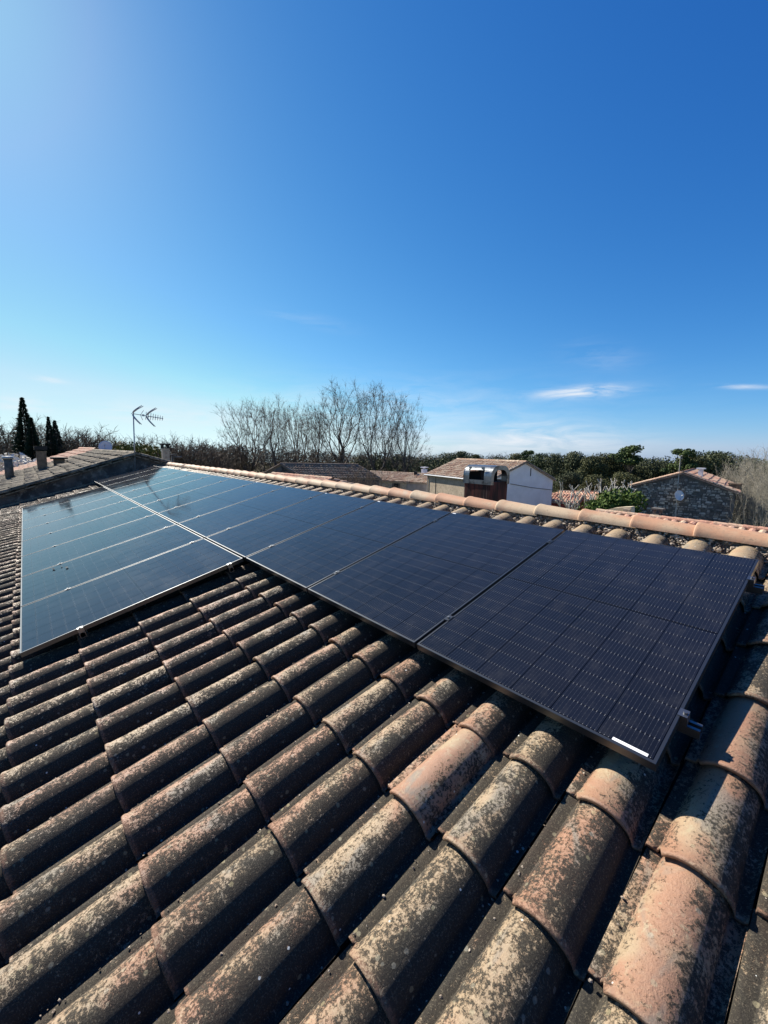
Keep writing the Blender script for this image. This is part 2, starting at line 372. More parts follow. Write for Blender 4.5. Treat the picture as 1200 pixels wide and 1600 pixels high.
# ------------------------------------------------------------------ our house
PA, PB, NB = 0.2645, 0.409, -0.199          # tile pitch, course exposure, base height under the panel plane
A0, B0 = 0.063 - 0.04, -0.19
A_END = -15.38
house = empty('tiled_house', (-6.5, -1.0, GZ), 'long low house whose weathered clay canal tile roof carries the solar panels', 'house')
def tile_profile(sc_):
    pts = [(0.0, -.002), (.003, .013), (.018, .012), (.032, .013)]; cx, A, B = .1325, .096 * sc_, .094 * sc_
    for i in range(15):
        t = math.pi * (1 - i / 14); x = cx + A * math.cos(t); z = B * math.sin(t) - .012
        if i == 0: z = .012
        pts.append((x, max(z, .012 if i < 2 else -.012)))
    pts += [(.238, -.014), (.250, -.013), (.262, .002)]
    return pts
def tile_verts(seed):
    r = random.Random(seed); lift = .017 + r.uniform(-.003, .004)
    YS = [0, .006, .014, .022, .07, .15, .25, .35, .452]
    sec = [1.045, 1.06, 1.055, 1.02, 1.0, .985, .965, .945, .92]
    rows = []; bow = r.uniform(-.003, .003); wob = r.uniform(-.002, .002)
    for y, s_ in zip(YS, sec):
        row = []
        for x, z in tile_profile(s_):
            yy = y + (.028 if x < .045 and y < .06 else 0) * (1 - y / .06 if y < .06 else 0)
            z2 = z + lift * (1 - y / PB) + bow * math.sin(y * 7)
            row.append((x + wob * math.sin(y * 9), yy, z2))
        rows.append(row)
    return rows
def tile_mesh(b, seed, tint, lich, M4=None):
    rows = tile_verts(seed); n = len(rows[0]); r = random.Random(seed + 99)
    V = []; lip = []
    front = [(x, y + .001, z - .015) for x, y, z in rows[0]]; under = [(x, y + .06, z - .017) for x, y, z in rows[0]]
    for k, row in enumerate([under, front] + rows):
        V += row; lip += [1.0 if 1 <= k <= 4 else (.35 if k == 5 else 0.0)] * n
    if M4 is not None:
        A = np.array(M4); V = np.c_[np.array(V), np.ones(len(V))] @ A.T; V = V[:, :3]
    F = [(j * n + i, j * n + i + 1, (j + 1) * n + i + 1, (j + 1) * n + i) for j in range(len(rows) + 1) for i in range(n - 1)]
    fl = [1.0 if x < .034 else float(np.interp(x, [.034, .075, .12, .165, .20], [.5, -.30, -.25, .55, 1.0])) for x, _, _ in rows[0]] * (len(rows) + 2)  # thicker lichen and painted shade down the right side, cleaner along the crest
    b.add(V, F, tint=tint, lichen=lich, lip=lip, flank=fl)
variants = []
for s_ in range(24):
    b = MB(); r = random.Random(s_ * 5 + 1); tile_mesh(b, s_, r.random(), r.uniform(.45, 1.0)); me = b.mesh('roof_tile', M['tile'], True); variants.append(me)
cleanv = []
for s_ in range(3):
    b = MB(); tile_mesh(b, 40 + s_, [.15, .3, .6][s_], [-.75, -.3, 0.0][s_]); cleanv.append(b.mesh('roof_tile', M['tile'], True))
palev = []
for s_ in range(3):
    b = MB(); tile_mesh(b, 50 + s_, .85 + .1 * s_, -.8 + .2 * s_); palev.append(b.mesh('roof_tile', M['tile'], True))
cells = []
ka0, ka1 = math.ceil((A_END - A0) / PA), 6
for k in range(ka0, ka1 + 1):
    for j in range(-8, 6):
        a, bb = A0 + k * PA, B0 + j * PB
        if bb + .1 > 2.12: continue
        P = SM @ Vector((a + .13, bb + .2, -.12)); d = P - CAM; q = CR @ np.array(d)
        size = 0
        if q[2] > .1:
            X, Y = 600 + FPX * q[0] / q[2], 800 + FPX * q[1] / q[2]
            if -90 < X < 1290 and Y < 1720:
                size = 1 / (q[2] ** 2)
                hid = (-15.05 < a + .13 < .0 and .12 < bb and bb < 1.4) or (-12.7 < a + .13 < -3.45 and -1.65 < bb < 0)
                if hid: size *= .001
        cells.append((size, k, j, a, bb))
cells.sort(key=lambda c: -c[0])
NEAR = 298
rest = MB()
specials = {(-3, -1): 0, (0, -1): 1, (-1, 0): 1, (0, 1): 1, (1, 0): 1, (0, 0): 2, (1, 2): 2}
for i, (size, k, j, a, bb) in enumerate(cells):
    r = random.Random(k * 101 + j * 7 + 3)
    jit = Matrix.Translation((a + r.uniform(-.004, .004), bb + r.uniform(-.010, .010), NB + r.uniform(-.001, .002))) @ Euler((r.uniform(-.006, .006), r.uniform(-.018, .018), r.uniform(-.014, .014))).to_matrix().to_4x4()
    if (k, j) == (-3, -1): jit = jit @ Matrix.Translation((0, -.01, .006))
    if i < NEAR:
        me = cleanv[specials[(k, j)]] if (k, j) in specials else (palev[r.randrange(3)] if j >= 4 else variants[r.randrange(24)])
        o = bpy.data.objects.new('roof_tile', me); col.objects.link(o); o.parent = house
        o.matrix_local = Matrix.Translation(-Vector(house.location)) @ SM @ jit
    else:
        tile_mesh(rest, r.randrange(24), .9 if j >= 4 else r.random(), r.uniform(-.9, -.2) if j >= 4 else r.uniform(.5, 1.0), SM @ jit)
o = rest.build('roof_tile_field', M['tile'], house, True); o['kind'] = 'stuff'
# deck under the tiles and far slope
YR, ZR = 2.189, .455                           # ridge axis in the world
b = MB(); p0 = SM @ Vector((0, -3.95, -.24)); p1 = SM @ Vector((0, 2.05, -.24))
yf = YR + (YR - p0.y); b.prism([(A_END, p0.y, p0.z), (A_END, p1.y, p1.z + .02), (A_END, YR, ZR - .11), (A_END, yf, p0.z), (A_END, yf, p0.z - .12), (A_END, YR, ZR - .25), (A_END, p0.y, p0.z - .12)][::-1], (1.9 - A_END, 0, 0))
b.build('roof_deck', M['deck'], house)
b = MB(); b.prism([(A_END + .02, p0.y + .45, GZ - .3), (A_END + .02, p0.y + .45, p0.z - .02), (A_END + .02, YR, ZR - .28), (A_END + .02, yf - .45, p0.z - .02), (A_END + .02, yf - .45, GZ - .3)][::-1], (1.6 - A_END, 0, 0))
b.build('wall', M['beige'], house)

# ------------------------------------------------------------------ coarse tile slopes for roofs away from the camera
def tile_slope(b, P, U, Vd, L, S, pitch=.24, course=.4, seed=0, sub=5, h=.07, tone=1.0):
    """canal tiles on a plane: P lower-left corner, U unit along eave, Vd unit up slope, L length, S slope length"""
    r = np.random.default_rng(seed); P = np.array(P); U = np.array(U); Vd = np.array(Vd); N = np.cross(U, Vd); N = N / np.linalg.norm(N)
    if N[2] < 0: N = -N
    nc, nr = int(L / pitch), int(S / course); pitch = L / nc; course = S / nr
    ang = np.linspace(math.pi, 0, sub); prof = [(0, 0)] + [(.5 + .38 * math.cos(t), math.sin(t)) for t in ang] + [(1, 0)]
    px = np.array([q[0] for q in prof]) * pitch; pz = np.array([q[1] for q in prof]) * h; m_ = len(prof); Vs = []; Ts = []
    for k in range(nc):
        for j in range(nr):
            lift = .03 + r.uniform(-.014, .028); sx = r.uniform(-.022, .022); y0 = j * course + r.uniform(-.03, .03)
            lo = P + U * (k * pitch + sx) + Vd * y0; hi = P + U * (k * pitch + sx * .5) + Vd * (j + 1.05) * course
            a = lo + np.outer(px, U) + np.outer(pz + lift, N); c = lo + np.outer(px, U) + np.outer(pz * .2 + lift * .0, N); d = hi + np.outer(px, U) + np.outer(pz * .9, N)
            Vs += [c, a, d]; Ts.append(r.random())
    V = np.concatenate(Vs); n = nc * nr; base = (np.arange(n) * 3 * m_)[:, None, None]
    i = np.arange(m_ - 1); q = np.stack([i, i + 1, i + 1 + m_, i + m_], 1); q2 = q + m_
    F = (base + np.concatenate([q, q2])[None]).reshape(-1, 4)
    b.add(V, [tuple(f) for f in F.tolist()], tint=np.repeat(Ts, 3 * m_))
def cap_row(b, P, Q, r=.1, L=.4, seed=0, seg=7, up=(0, 0, 1)):
    """overlapping half-round cap tiles from P to Q"""
    P = Vector(P); Q = Vector(Q); d = (Q - P); n = max(1, int(d.length / L)); st = d / n; u = d.normalized(); up = Vector(up); s_ = u.cross(up).normalized(); up = s_.cross(u)
    rr = random.Random(seed)
    for k in range(n):
        a = P + st * k; c = a + st * 1.06; V = []
        j = rr.uniform(-.01, .01)
        for q, rad in ((a, r * .9), (a, r * 1.06), (c, r * .92)):
            for i in range(seg):
                t = math.pi * i / (seg - 1); V.append(tuple(q + s_ * (math.cos(t) * rad + j) + up * (math.sin(t) * rad)))
        F = [(i + m2 * seg, i + 1 + m2 * seg, i + 1 + (m2 + 1) * seg, i + (m2 + 1) * seg) for m2 in (0, 1) for i in range(seg - 1)]
        b.add(V, F, tint=rr.random())
b = MB(); up2 = Vector((0, -(YR + .05) + (yf), 0)); sl2 = math.hypot(yf - YR, ZR - .11 - p0.z)
vd = np.array([0, -(yf - YR) / sl2, (ZR - .11 - p0.z) / sl2])
tile_slope(b, (A_END, yf, p0.z + .02), (1, 0, 0), vd, 1.9 - A_END, sl2 - .05, .2645, .41, 3)
o = b.build('far_slope_tiles', M['tile'], house, True); o['kind'] = 'stuff'
# ridge caps
def ridge_tile(seed, x0, first=False):
    r = random.Random(seed); b = MB(); seg = 15; L = .455
    st = [(0, 1.06, 1.02), (0, 1.07, 1.05), (.008, 1.09, 1.07), (.022, 1.08, 1.06), (.038, 1.04, 1.03), (.15, 1.0, .99), (.3, .94, .92), (L, .88, .86)]
    V = []; rad = .108; tl = r.uniform(-.006, .006)
    for kk, (x, s1, s2) in enumerate(st):
        off = -.015 if kk == 0 else 0
        for i in range(seg):
            t = math.pi * (i / (seg - 1)); c, s_ = math.cos(t), math.sin(t)
            V.append((x, -(rad * s1 + off) * c, (rad * s2 + off) * s_ * .80 + .012 * (1 - x / .42) - .004 + tl * x))
    F = [(j * seg + i, (j + 1) * seg + i, (j + 1) * seg + i + 1, j * seg + i + 1) for j in range(len(st) - 1) for i in range(seg - 1)]
    b.add(V, F, tint=r.random()); return b.mesh('ridge_tile', M['ridge'], True)
RP = .418
x_anchor = -.412                             # lip of a cap found in the photograph
k = -3
x = x_anchor + 5 * RP
idx = 0
rv = [ridge_tile(s_, 0) for s_ in range(10)]
while x > A_END - .1:
    o = bpy.data.objects.new('ridge_tile', rv[random.randrange(10)]); col.objects.link(o); o.parent = house
    o.matrix_local = Matrix.Translation(-Vector(house.location)) @ Matrix.Translation((x + random.uniform(-.006, .006), YR + random.uniform(-.005, .005), ZR + random.uniform(-.002, .003))) @ Euler((random.uniform(-.06, .06), random.uniform(-.008, .008), random.uniform(-.018, .018))).to_matrix().to_4x4()
    x -= RP; idx += 1
# mortar bed under the caps
def lump(rr, c, s_, b, sub=1):
    ph = (1 + 5 ** .5) / 2; base = [(-1, ph, 0), (1, ph, 0), (-1, -ph, 0), (1, -ph, 0), (0, -1, ph), (0, 1, ph), (0, -1, -ph), (0, 1, -ph), (ph, 0, -1), (ph, 0, 1), (-ph, 0, -1), (-ph, 0, 1)]
    F = [(0, 11, 5), (0, 5, 1), (0, 1, 7), (0, 7, 10), (0, 10, 11), (1, 5, 9), (5, 11, 4), (11, 10, 2), (10, 7, 6), (7, 1, 8), (3, 9, 4), (3, 4, 2), (3, 2, 6), (3, 6, 8), (3, 8, 9), (4, 9, 5), (2, 4, 11), (6, 2, 10), (8, 6, 7), (9, 8, 1)]
    rot = Euler((rr.uniform(0, 6), rr.uniform(0, 6), rr.uniform(0, 6))).to_matrix(); V = []
    for v in base:
        q = rot @ Vector(v).normalized() * rr.uniform(.45, 1.2); V.append((c[0] + q.x * s_[0], c[1] + q.y * s_[1], c[2] + q.z * s_[2]))
    b.add(V, F, tint=rr.random())
b = MB(); nx = int((1.9 - A_END) / .022); prof = [(-.135, -.115), (-.11, -.085), (-.085, -.045), (-.072, -.01), (-.06, .03)]; V = []
for i in range(nx + 1):
    x = A_END + i * .022
    for j, (dy, dz) in enumerate(prof):
        V.append((x, YR + dy + random.uniform(-.011, .011), ZR + dz + random.uniform(-.008, .008)))
m_ = len(prof); b.add(V, [(i * m_ + j, (i + 1) * m_ + j, (i + 1) * m_ + j + 1, i * m_ + j + 1) for i in range(nx) for j in range(m_ - 1)])
b.build('mortar_bed', M['mortar'], house)
b = MB(); rr = random.Random(5)
for i in range(3000):
    x = rr.uniform(A_END, 1.9) if i < 1200 else rr.uniform(-5.0, 1.2); t = rr.random(); s_ = rr.uniform(.004, .010) if rr.random() < .85 else rr.uniform(.01, .018)
    lump(rr, (x, YR - .135 + .055 * t, ZR - .10 + .10 * t), (s_ * 1.3, s_, s_), b)
o = b.build('mortar_rubble', M['stone_chip'], house); o['kind'] = 'stuff'

b = MB(); rr = random.Random(8)
for i in range(1100):
    k_ = rr.randint(-11, 4); a_ = A0 + k_ * PA + rr.choice((.245, .245, .012)) + rr.uniform(-.012, .012); b_ = rr.uniform(-2.3, 1.9) if k_ > 0 else rr.uniform(-2.3, .1)
    frac = ((b_ - B0) / PB) % 1; n_0 = NB + .017 * (1 - frac) + (.016 if a_ - A0 - k_ * PA < .04 else -.012)
    q = SM @ Vector((a_, b_, n_0)); s_ = rr.uniform(.0015, .0048); lump(rr, q, (s_ * 1.4, s_ * 1.2, s_), b)
o = b.build('grit', M['stone_chip'], house); o['kind'] = 'stuff'
# metal cowled chimney on the far slope
cx0, cy0, cx1, cy1 = -4.727, 4.90, -4.119, 5.483
zt, zm = .80, .50
def chimney_cowl():
    b = MB(); zb = -1.0; b.box((cx0 + .01, cy0 + .01, zb), (cx1 - .01, cy1 - .01, zm))
    ch = b.build('chimney', M['rust'], house)
    ch['label'] = 'rust streaked chimney with an arched galvanised metal cowl'
    # arched sheet: inverted U seen from +X, running along X; side windows cut into its walls
    b = MB(); th = .012; seg = 8
    zl = zm - .05; zs = zt - .13
    W2 = (cy1 - cy0) / 2; cy = (cy0 + cy1) / 2
    def prof(off):                        # from front foot over the top to the back foot, with rounded shoulders
        p = [(cy0 + off, zl)]; r = .19 - off * .5
        for i in range(seg + 1):
            t = math.pi - (math.pi / 2) * i / seg; p.append((cy0 + off + r + r * math.cos(t), zt - off - r + r * math.sin(t)))
        for i in range(seg + 1):
            t = math.pi / 2 - (math.pi / 2) * i / seg; p.append((cy1 - off - r + r * math.cos(t), zt - off - r + r * math.sin(t)))
        p.append((cy1 - off, zl)); return p
    o_, i_ = prof(0), prof(th); n = len(o_)
    # roof shell (the part above the windows) full length; walls below only at pillars
    wz0, wz1 = zm + .015, zt - .075
    def strip(xa, xb, lo, hi):
        V = []
        for k in range(lo, hi + 1):
            for x in (xa, xb):
                V += [(x, o_[k][0], o_[k][1]), (x, i_[k][0], i_[k][1])]
        F = []
        for k in range(hi - lo):
            q = 4 * k; F += [(q, q + 2, q + 6, q + 4), (q + 1, q + 5, q + 7, q + 3), (q, q + 4, q + 5, q + 1), (q + 2, q + 3, q + 7, q + 6)]
        b.add(V, F)
    strip(cx0 - .012, cx1 + .012, 4, n - 5)
    for xa, xb in ((cx0 - .012, cx0 + .115), (cx1 - .15, cx1 + .012)): strip(xa, xb, 0, 4); strip(xa, xb, n - 5, n - 1)
    for y in (cy0, cy1 - th): b.box((cx0 + .11, y + .001, zl), (cx1 - .145, y + th - .001, zm + .03))
    # rounded window corners in the front and back sheet
    for y in (cy0 + .002, cy1 - th):
        for x, sg in ((cx0 + .11, 1), (cx1 - .145, -1)):
            pts = [(x, y, zt - .03)] + [(x + sg * .06 * (1 - math.cos(t)), y, wz1 - .05 + .055 * math.sin(t)) for t in np.linspace(0, math.pi / 2, 5)] + [(x + sg * .06, y, zt - .03)]
            b.prism(pts, (0, .008, 0))
    # end arches: flat ring on each gable end
    for xe in (cx1 + .012, cx0 - .018):
        V = []; oo = prof(-.004); ii = prof(.075)
        for k in range(n): V += [(xe, oo[k][0], oo[k][1]), (xe, ii[k][0], max(ii[k][1], zl)), (xe + .006, oo[k][0], oo[k][1]), (xe + .006, ii[k][0], max(ii[k][1], zl))]
        F = []
        for k in range(n - 1):
            q = 4 * k; F += [(q, q + 4, q + 5, q + 1), (q + 2, q + 3, q + 7, q + 6), (q, q + 2, q + 6, q + 4), (q + 1, q + 5, q + 7, q + 3)]
        b.add(V, F)
    c = MB.build(b, 'cowl', M['galv'], ch); 
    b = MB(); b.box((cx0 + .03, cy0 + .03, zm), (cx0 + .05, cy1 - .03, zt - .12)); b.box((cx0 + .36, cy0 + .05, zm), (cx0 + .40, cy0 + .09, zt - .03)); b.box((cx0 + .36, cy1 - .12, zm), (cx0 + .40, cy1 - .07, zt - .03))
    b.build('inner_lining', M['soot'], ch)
chimney_cowl()

# ------------------------------------------------------------------ solar panels
PW, PH, PG = 1.134, 1.7103, .02
CW, CH = .1815, .0905
def cell_quad(b, x, y, z=-.0008):
    b.add([(x, y, z), (x + CW, y, z), (x + CW, y + CH, z), (x, y + CH, z)], [(0, 1, 2, 3)]); b.uv.append(np.array([(0, 0), (1, 0), (1, 1), (0, 1)], float))
mcell = MB(); cell_quad(mcell, 0, 0, 0); mcell = mcell.mesh('solar_cell', M['cell'])
spots = []
gx = (PW - .022 - 6 * CW) / 7; gy = .0022
tot_h = 18 * CH + 16 * gy + .016
y0 = (PH - tot_h) / 2
for c in range(6):
    for r in range(18):
        spots.append((.011 + gx + c * (CW + gx), y0 + r * (CH + gy) + (.014 if r >= 9 else 0)))
gridb = MB()
for x, y in spots: cell_quad(gridb, x, y)
mgrid = gridb.mesh('cell_grid', M['cell'])
b = MB(); fw, fh = .011, .035
O = [(0, 0), (PW, 0), (PW, PH), (0, PH)]; I = [(fw, fw), (PW - fw, fw), (PW - fw, PH - fw), (fw, PH - fw)]; bv = .0012
Ob = [(bv, bv), (PW - bv, bv), (PW - bv, PH - bv), (bv, PH - bv)]
V = [(x, y, 0) for x, y in Ob] + [(x, y, 0) for x, y in I] + [(x, y, -fh) for x, y in O] + [(x, y, -.004) for x, y in I] + [(x, y, -bv) for x, y in O]
F = []
for i in range(4):
    j = (i + 1) % 4; F += [(i, j, 4 + j, 4 + i), (4 + i, 4 + j, 12 + j, 12 + i), (16 + i, 8 + i, 8 + j, 16 + j)[::-1], (i, 16 + i, 16 + j, j)]
    # bottom flange
I2 = [(.025, .025), (PW - .025, .025), (PW - .025, PH - .025), (.025, PH - .025)]; V += [(x, y, -fh) for x, y in I2]
for i in range(4):
    j = (i + 1) % 4; F.append((8 + i, 20 + i, 20 + j, 8 + j))
b.add(V, F); mframe = b.mesh('frame', M['frame'])
b = MB(); b.box((fw - .001, fw - .001, -.007), (PW - fw + .001, PH - fw + .001, -.0025)); mlam = b.mesh('laminate', M['backsheet'])
b = MB(); b.box((PW - .145, .013, -.0024), (PW - .03, .026, -.0004)); mlab = b.mesh('barcode_label', M['label'])
b = MB(); b.box((.014, PH - .024, -.0024), (.055, PH - .013, -.0004)); mlab2 = b.mesh('small_label', M['label'])
near_names = ['nearest black solar panel, with a white label on its front corner',
              'second black solar panel from the right end of the upper row',
              'third black solar panel from the right, just before the lower row starts']
ords = ['first', 'second', 'third', 'fourth', 'fifth', 'sixth', 'seventh', 'eighth', 'ninth', 'tenth', 'eleventh', 'twelfth', 'thirteenth']
panels = {}
def panel(k, row):
    a = -(k * (PW + PG) + PW); bb = 0 if row == 0 else -(PH + PG)
    if row == 0:
        lab = near_names[k] if k < 3 else ('solar panel at the far end of the upper row below the dark gable wall' if k == 12 else '%s solar panel of the upper row counted from the near corner' % ords[k])
    else:
        q = k - 3; lab = 'nearest panel of the lower row above the exposed clay tiles' if q == 0 else ('farthest panel of the lower row reflecting pale blue sky' if q == 7 else '%s panel of the lower row counted from the clay tiles' % ords[q])
    o = empty('solar_panel', SM @ Vector((a, bb, 0)), lab, 'solar panel', 'black solar panels in two rows on the roof'); o.rotation_euler = (TH, 0, 0)
    for nm, me in (('frame', mframe), ('laminate', mlam)):
        c = bpy.data.objects.new(nm, me); col.objects.link(c); c.parent = o
    if row == 0 and k < 4:
        for x, y in spots:
            c = bpy.data.objects.new('solar_cell', mcell); col.objects.link(c); c.parent = o; c.location = (x, y, -.0008)
    else:
        c = bpy.data.objects.new('cell_grid', mgrid); col.objects.link(c); c.parent = o; c['kind'] = 'stuff'
    if row == 0 and k == 0:
        c = bpy.data.objects.new('barcode_label', mlab); col.objects.link(c); c.parent = o
    if row == 0 and 1 <= k < 6:
        c = bpy.data.objects.new('small_label', mlab2); col.objects.link(c); c.parent = o
    return o
for k in range(13): panel(k, 0)
for k in range(3, 11): panel(k, 1)
# rails and clamps
def rail(bpos, a0, a1, lab, bounds, endb):
    o = empty('mounting_rail', SM @ Vector((a1, bpos, -.055)), lab, 'mounting rail', 'aluminium rails under the solar panels'); o.rotation_euler = (TH, 0, 0)
    L = a0 - a1; t = .003; h = .04; w2 = .02; b = MB(); z0, z1 = .0195 - h, .0195
    for lo, hi in (((0, -w2, z0), (L, w2, z0 + t)), ((0, -w2, z0 + t), (L, -w2 + t, z1)), ((0, w2 - t, z0 + t), (L, w2, z1)), ((0, -w2 + t, z1 - t), (L, -w2 + .012, z1)), ((0, w2 - .012, z1 - t), (L, w2 - t, z1))): b.box(lo, hi)
    c = b.mesh('rail_profile', M['alu']); q = bpy.data.objects.new('rail_profile', c); col.objects.link(q); q.parent = o
    for a in bounds:
        b = MB(); x = a - a1
        b.box((x - .0095, -.025, .012), (x + .0095, .025, .050)); b.box((x - .018, -.025, .0555), (x + .018, .025, .0585)); b.box((x - .009, -.025, .050), (x + .009, .025, .0554))
        q = b.build('clamp', M['frame'], o); q.location = (0, 0, 0)
        b = MB(); b.tube([(x, 0, .0586), (x, 0, .0655)], .0075, 6); q2 = b.mesh('bolt', M['alu']); q3 = bpy.data.objects.new('bolt', q2); col.objects.link(q3); q3.parent = q
    for a in endb:
        x = a - a1; b = MB(); b.box((x + .001, -.02, .02), (x + .022, .02, .052)); b.box((x - .009, -.02, .0555), (x + .022, .02, .0585)); b.box((x + .001, -.02, .052), (x + .0215, .02, .0554))
        b.tube([(x + .012, 0, .0586), (x + .012, 0, .066)], .007, 6)
        q = b.build('end_clamp', M['alu'], o); q.location = (0, 0, 0)
    nh = max(2, int(L / 1.1))
    for i in range(nh):
        x = L - .17 - i * 1.05; b = MB()
        if x < .1: break
        b.box((x - .015, w2 + .001, -.105), (x + .015, w2 + .007, .01)); b.box((x - .015, -.05, -.115), (x + .015, w2 + .001, -.108))
        q = b.build('roof_hook', M['alu'], o); q.location = (0, 0, 0)
    return o
ub = [-(k * (PW + PG) + PW + PG / 2) for k in range(12)]; lb = [-(k * (PW + PG) + PW + PG / 2) for k in range(3, 10)]
A12 = -(12 * (PW + PG) + PW); A10 = -(10 * (PW + PG) + PW); A3 = -3 * (PW + PG)
rail(.28, .062, A12 - .02, 'rail near the front edge of the upper panel row, its end sticking out below', ub, [0.0])
rail(1.46, .062, A12 - .02, 'topmost rail under the upper panel row beside the ridge', ub, [0.0])
rail(-.16, A3 + .03, A10 - .02, 'rail under the lower panel row just below the white joint line', lb, [A3])
rail(-1.36, A3 + .03, A10 - .02, 'lowest rail, under the outer part of the lower panel row', lb, [A3])

# ------------------------------------------------------------------ generic gabled house
def gabled(name, label, P, g, L, f, D, ez, rz, wallm, tilem, seed=0, ov=.18, pitch=.24, verge=True, cap=True, group=None, hf=.5, sub=5):
    """P: corner (x,y) ; g unit vector along gable end, length L ; f unit vector along ridge, length D"""
    P = Vector((P[0], P[1], 0)); g = Vector((g[0], g[1], 0)).normalized(); f = Vector((f[0], f[1], 0)).normalized()
    c = P + g * L / 2 + f * D / 2; root = empty(name, (c.x, c.y, GZ), label, 'house', group)
    A_ = P.copy(); B_ = P + g * L; Cc = P + g * (L * hf)
    b = MB(); b.prism([(A_.x, A_.y, GZ - .3), (B_.x, B_.y, GZ - .3), (B_.x, B_.y, ez), (Cc.x, Cc.y, rz - .07), (A_.x, A_.y, ez)], f * D)
    b.build('wall', wallm, root)
    b = MB()
    for base, dirn, run in ((A_, g, L * hf), (B_, -g, L * (1 - hf))):
        rise = rz - ez; sl_ = math.hypot(run, rise); vd = (dirn * run + Vector((0, 0, rise))) / sl_
        p = base - f * ov - vd * ov; p.z += ez + .03
        tile_slope(b, tuple(p), tuple(f), tuple(vd), D + 2 * ov, sl_ + ov, pitch, .4, seed, sub); seed += 1
        # solid underlay
        q0 = base - f * ov - vd * ov + Vector((0, 0, ez)); q1 = q0 + vd * (sl_ + ov)
        b.prism([tuple(q0), tuple(q1), tuple(q1 - Vector((0, 0, .06))), tuple(q0 - Vector((0, 0, .06)))], f * (D + 2 * ov), tint=.5)
    rf = b.build('roof', tilem, root)
    if cap:
        b = MB(); r0 = Cc - f * ov; r1 = Cc + f * (D + ov); r0.z = r1.z = rz + .05; cap_row(b, r0, r1, .1, .38, seed); 
        if verge:
            for base in (A_, B_):
                for e in (-ov + .06, D + ov - .06):
                    q0 = base + f * e; q0.z = ez + .05; q1 = Cc + f * e; q1.z = rz + .05; cap_row(b, q0, q1, .085, .38, seed + 3)
        b.build('cap_tiles', tilem, rf)
    return root
def quadbox(b, base, u, v, w_, d_, z0, z1):
    u = Vector(u).normalized(); v = Vector(v).normalized(); p = Vector(base)
    pts = [p, p + u * w_, p + u * w_ + v * d_, p + v * d_]
    b.prism([(q.x, q.y, z0) for q in pts], (0, 0, z1 - z0))

# white gabled house beyond the metal cowl
gW = Vector((.254, .967, 0)); fW = Vector((-.967, .254, 0)); PWh = (-17.93, 24.66); EW = -1.0
wh = gabled('pale_gabled_house', 'pale rendered house with buff tiled gable roof behind the metal chimney cowl', PWh, gW, 6.6, fW, 8.7, EW, hitp(830, 721, (*PWh, 0), (-fW)).z - .08, M['whitewall'], M['far_buff'], 11, hf=.52)
P3 = Vector((*PWh, 0)); nW = -fW
def on_gable(px, py): return hitp(px, py, P3, nW)
b = MB(); q = on_gable(828.5, 738); quadbox(b, (q.x, q.y, 0) , gW, -fW, .09, .012, q.z - .3, q.z + .32); b.build('slit_vent', M['dark'], wh)
b = MB(); q0 = on_gable(797, 756) - fW * .03; q1 = on_gable(866, 766) - fW * .03; mid = (q0 + q1) / 2 - Vector((0, 0, .05)); b.tube([q0, mid, q1], .02, 5); b.build('wall_cable', M['cable'], wh)
# long stone side wall: beige masonry skin and gutter on the facade
b = MB(); quadbox(b, (PWh[0], PWh[1], 0), fW, -gW, 8.7, .02, GZ, EW - .1); b.build('facade_render', M['beige'], wh)
b = MB(); e0 = Vector((*PWh, EW - .06)) - gW * .22 - fW * .2; e1 = e0 + fW * 9.1; b.tube([e0, e1], .07, 8); 
d0 = Vector((*PWh, EW - .1)) + fW * 8.5 - gW * .08; b.tube([d0, d0 - Vector((0, 0, 4))], .045, 6); b.build('gutter', M['zinc'], wh)
b = MB(); quadbox(b, (PWh[0] + fW.x * 7.2 - gW.x * .025, PWh[1] + fW.y * 7.2 - gW.y * .025, 0), fW, -gW, .05, .02, GZ, EW - .2); b.build('wall_joint', M['dark'], wh)

# stone gabled house at the right
ES = -1.0
S0 = atZ(987, 759, ES); S1 = atZ(1150, 769, ES); gS = (S1 - S0); LS = gS.length; gS.normalize(); fS = Vector((-gS.y, gS.x, 0))
apx = hitp(1068, 737, S0, fS); hfS = (apx - S0).dot(gS) / LS
st = gabled('stone_house', 'rubble stone gable house with white satellite dish on its dark wall', (S0.x, S0.y), gS, LS, (ray(1068, 740).xy.to_3d().normalized() + gS * .08).normalized(), 8.0, ES, apx.z - .08, M['stonejoint'], M['far_pink'], 31, hf=hfS)
b = MB(); rr = random.Random(3); z = -4.6
while z < apx.z - .1:
    h = rr.uniform(.08, .17); x = rr.uniform(-.2, 0)
    while x < LS:
        w_ = rr.uniform(.12, .36); x1 = x + w_; xc = (x + x1) / 2
        top = ES + (apx.z - .25 - ES) * (xc / (hfS * LS) if xc < hfS * LS else (LS - xc) / ((1 - hfS) * LS))
        if z + h < top and x > .0 and x1 < LS:
            d_ = rr.uniform(.01, .06); p = S0 + gS * (x + .012); zz = rr.uniform(.8, .97)
            pts = [p, p + gS * (w_ - .03) * rr.uniform(.92, 1), p + gS * (w_ - .03) * rr.uniform(.9, 1)]
            A_ = [(p.x, p.y, z + .01), (p.x + gS.x * (w_ - .03), p.y + gS.y * (w_ - .03), z + rr.uniform(0, .03)), (p.x + gS.x * (w_ - .05), p.y + gS.y * (w_ - .05), z + h * zz), (p.x + gS.x * .02, p.y + gS.y * .02, z + h * rr.uniform(.8, .95))]
            b.prism(A_, -fS * d_, tint=rr.random() ** 1.3)
        x = x1
    z += h
o = b.build('wall_stones', M['stone'], st); o['kind'] = 'stuff'
b = MB(); q = hitp(987, 770, S0, fS); b.tube([(q.x, q.y - .1, ES - .15), (q.x, q.y - .1, GZ)], .06, 6); qq = S0 + gS * -.15
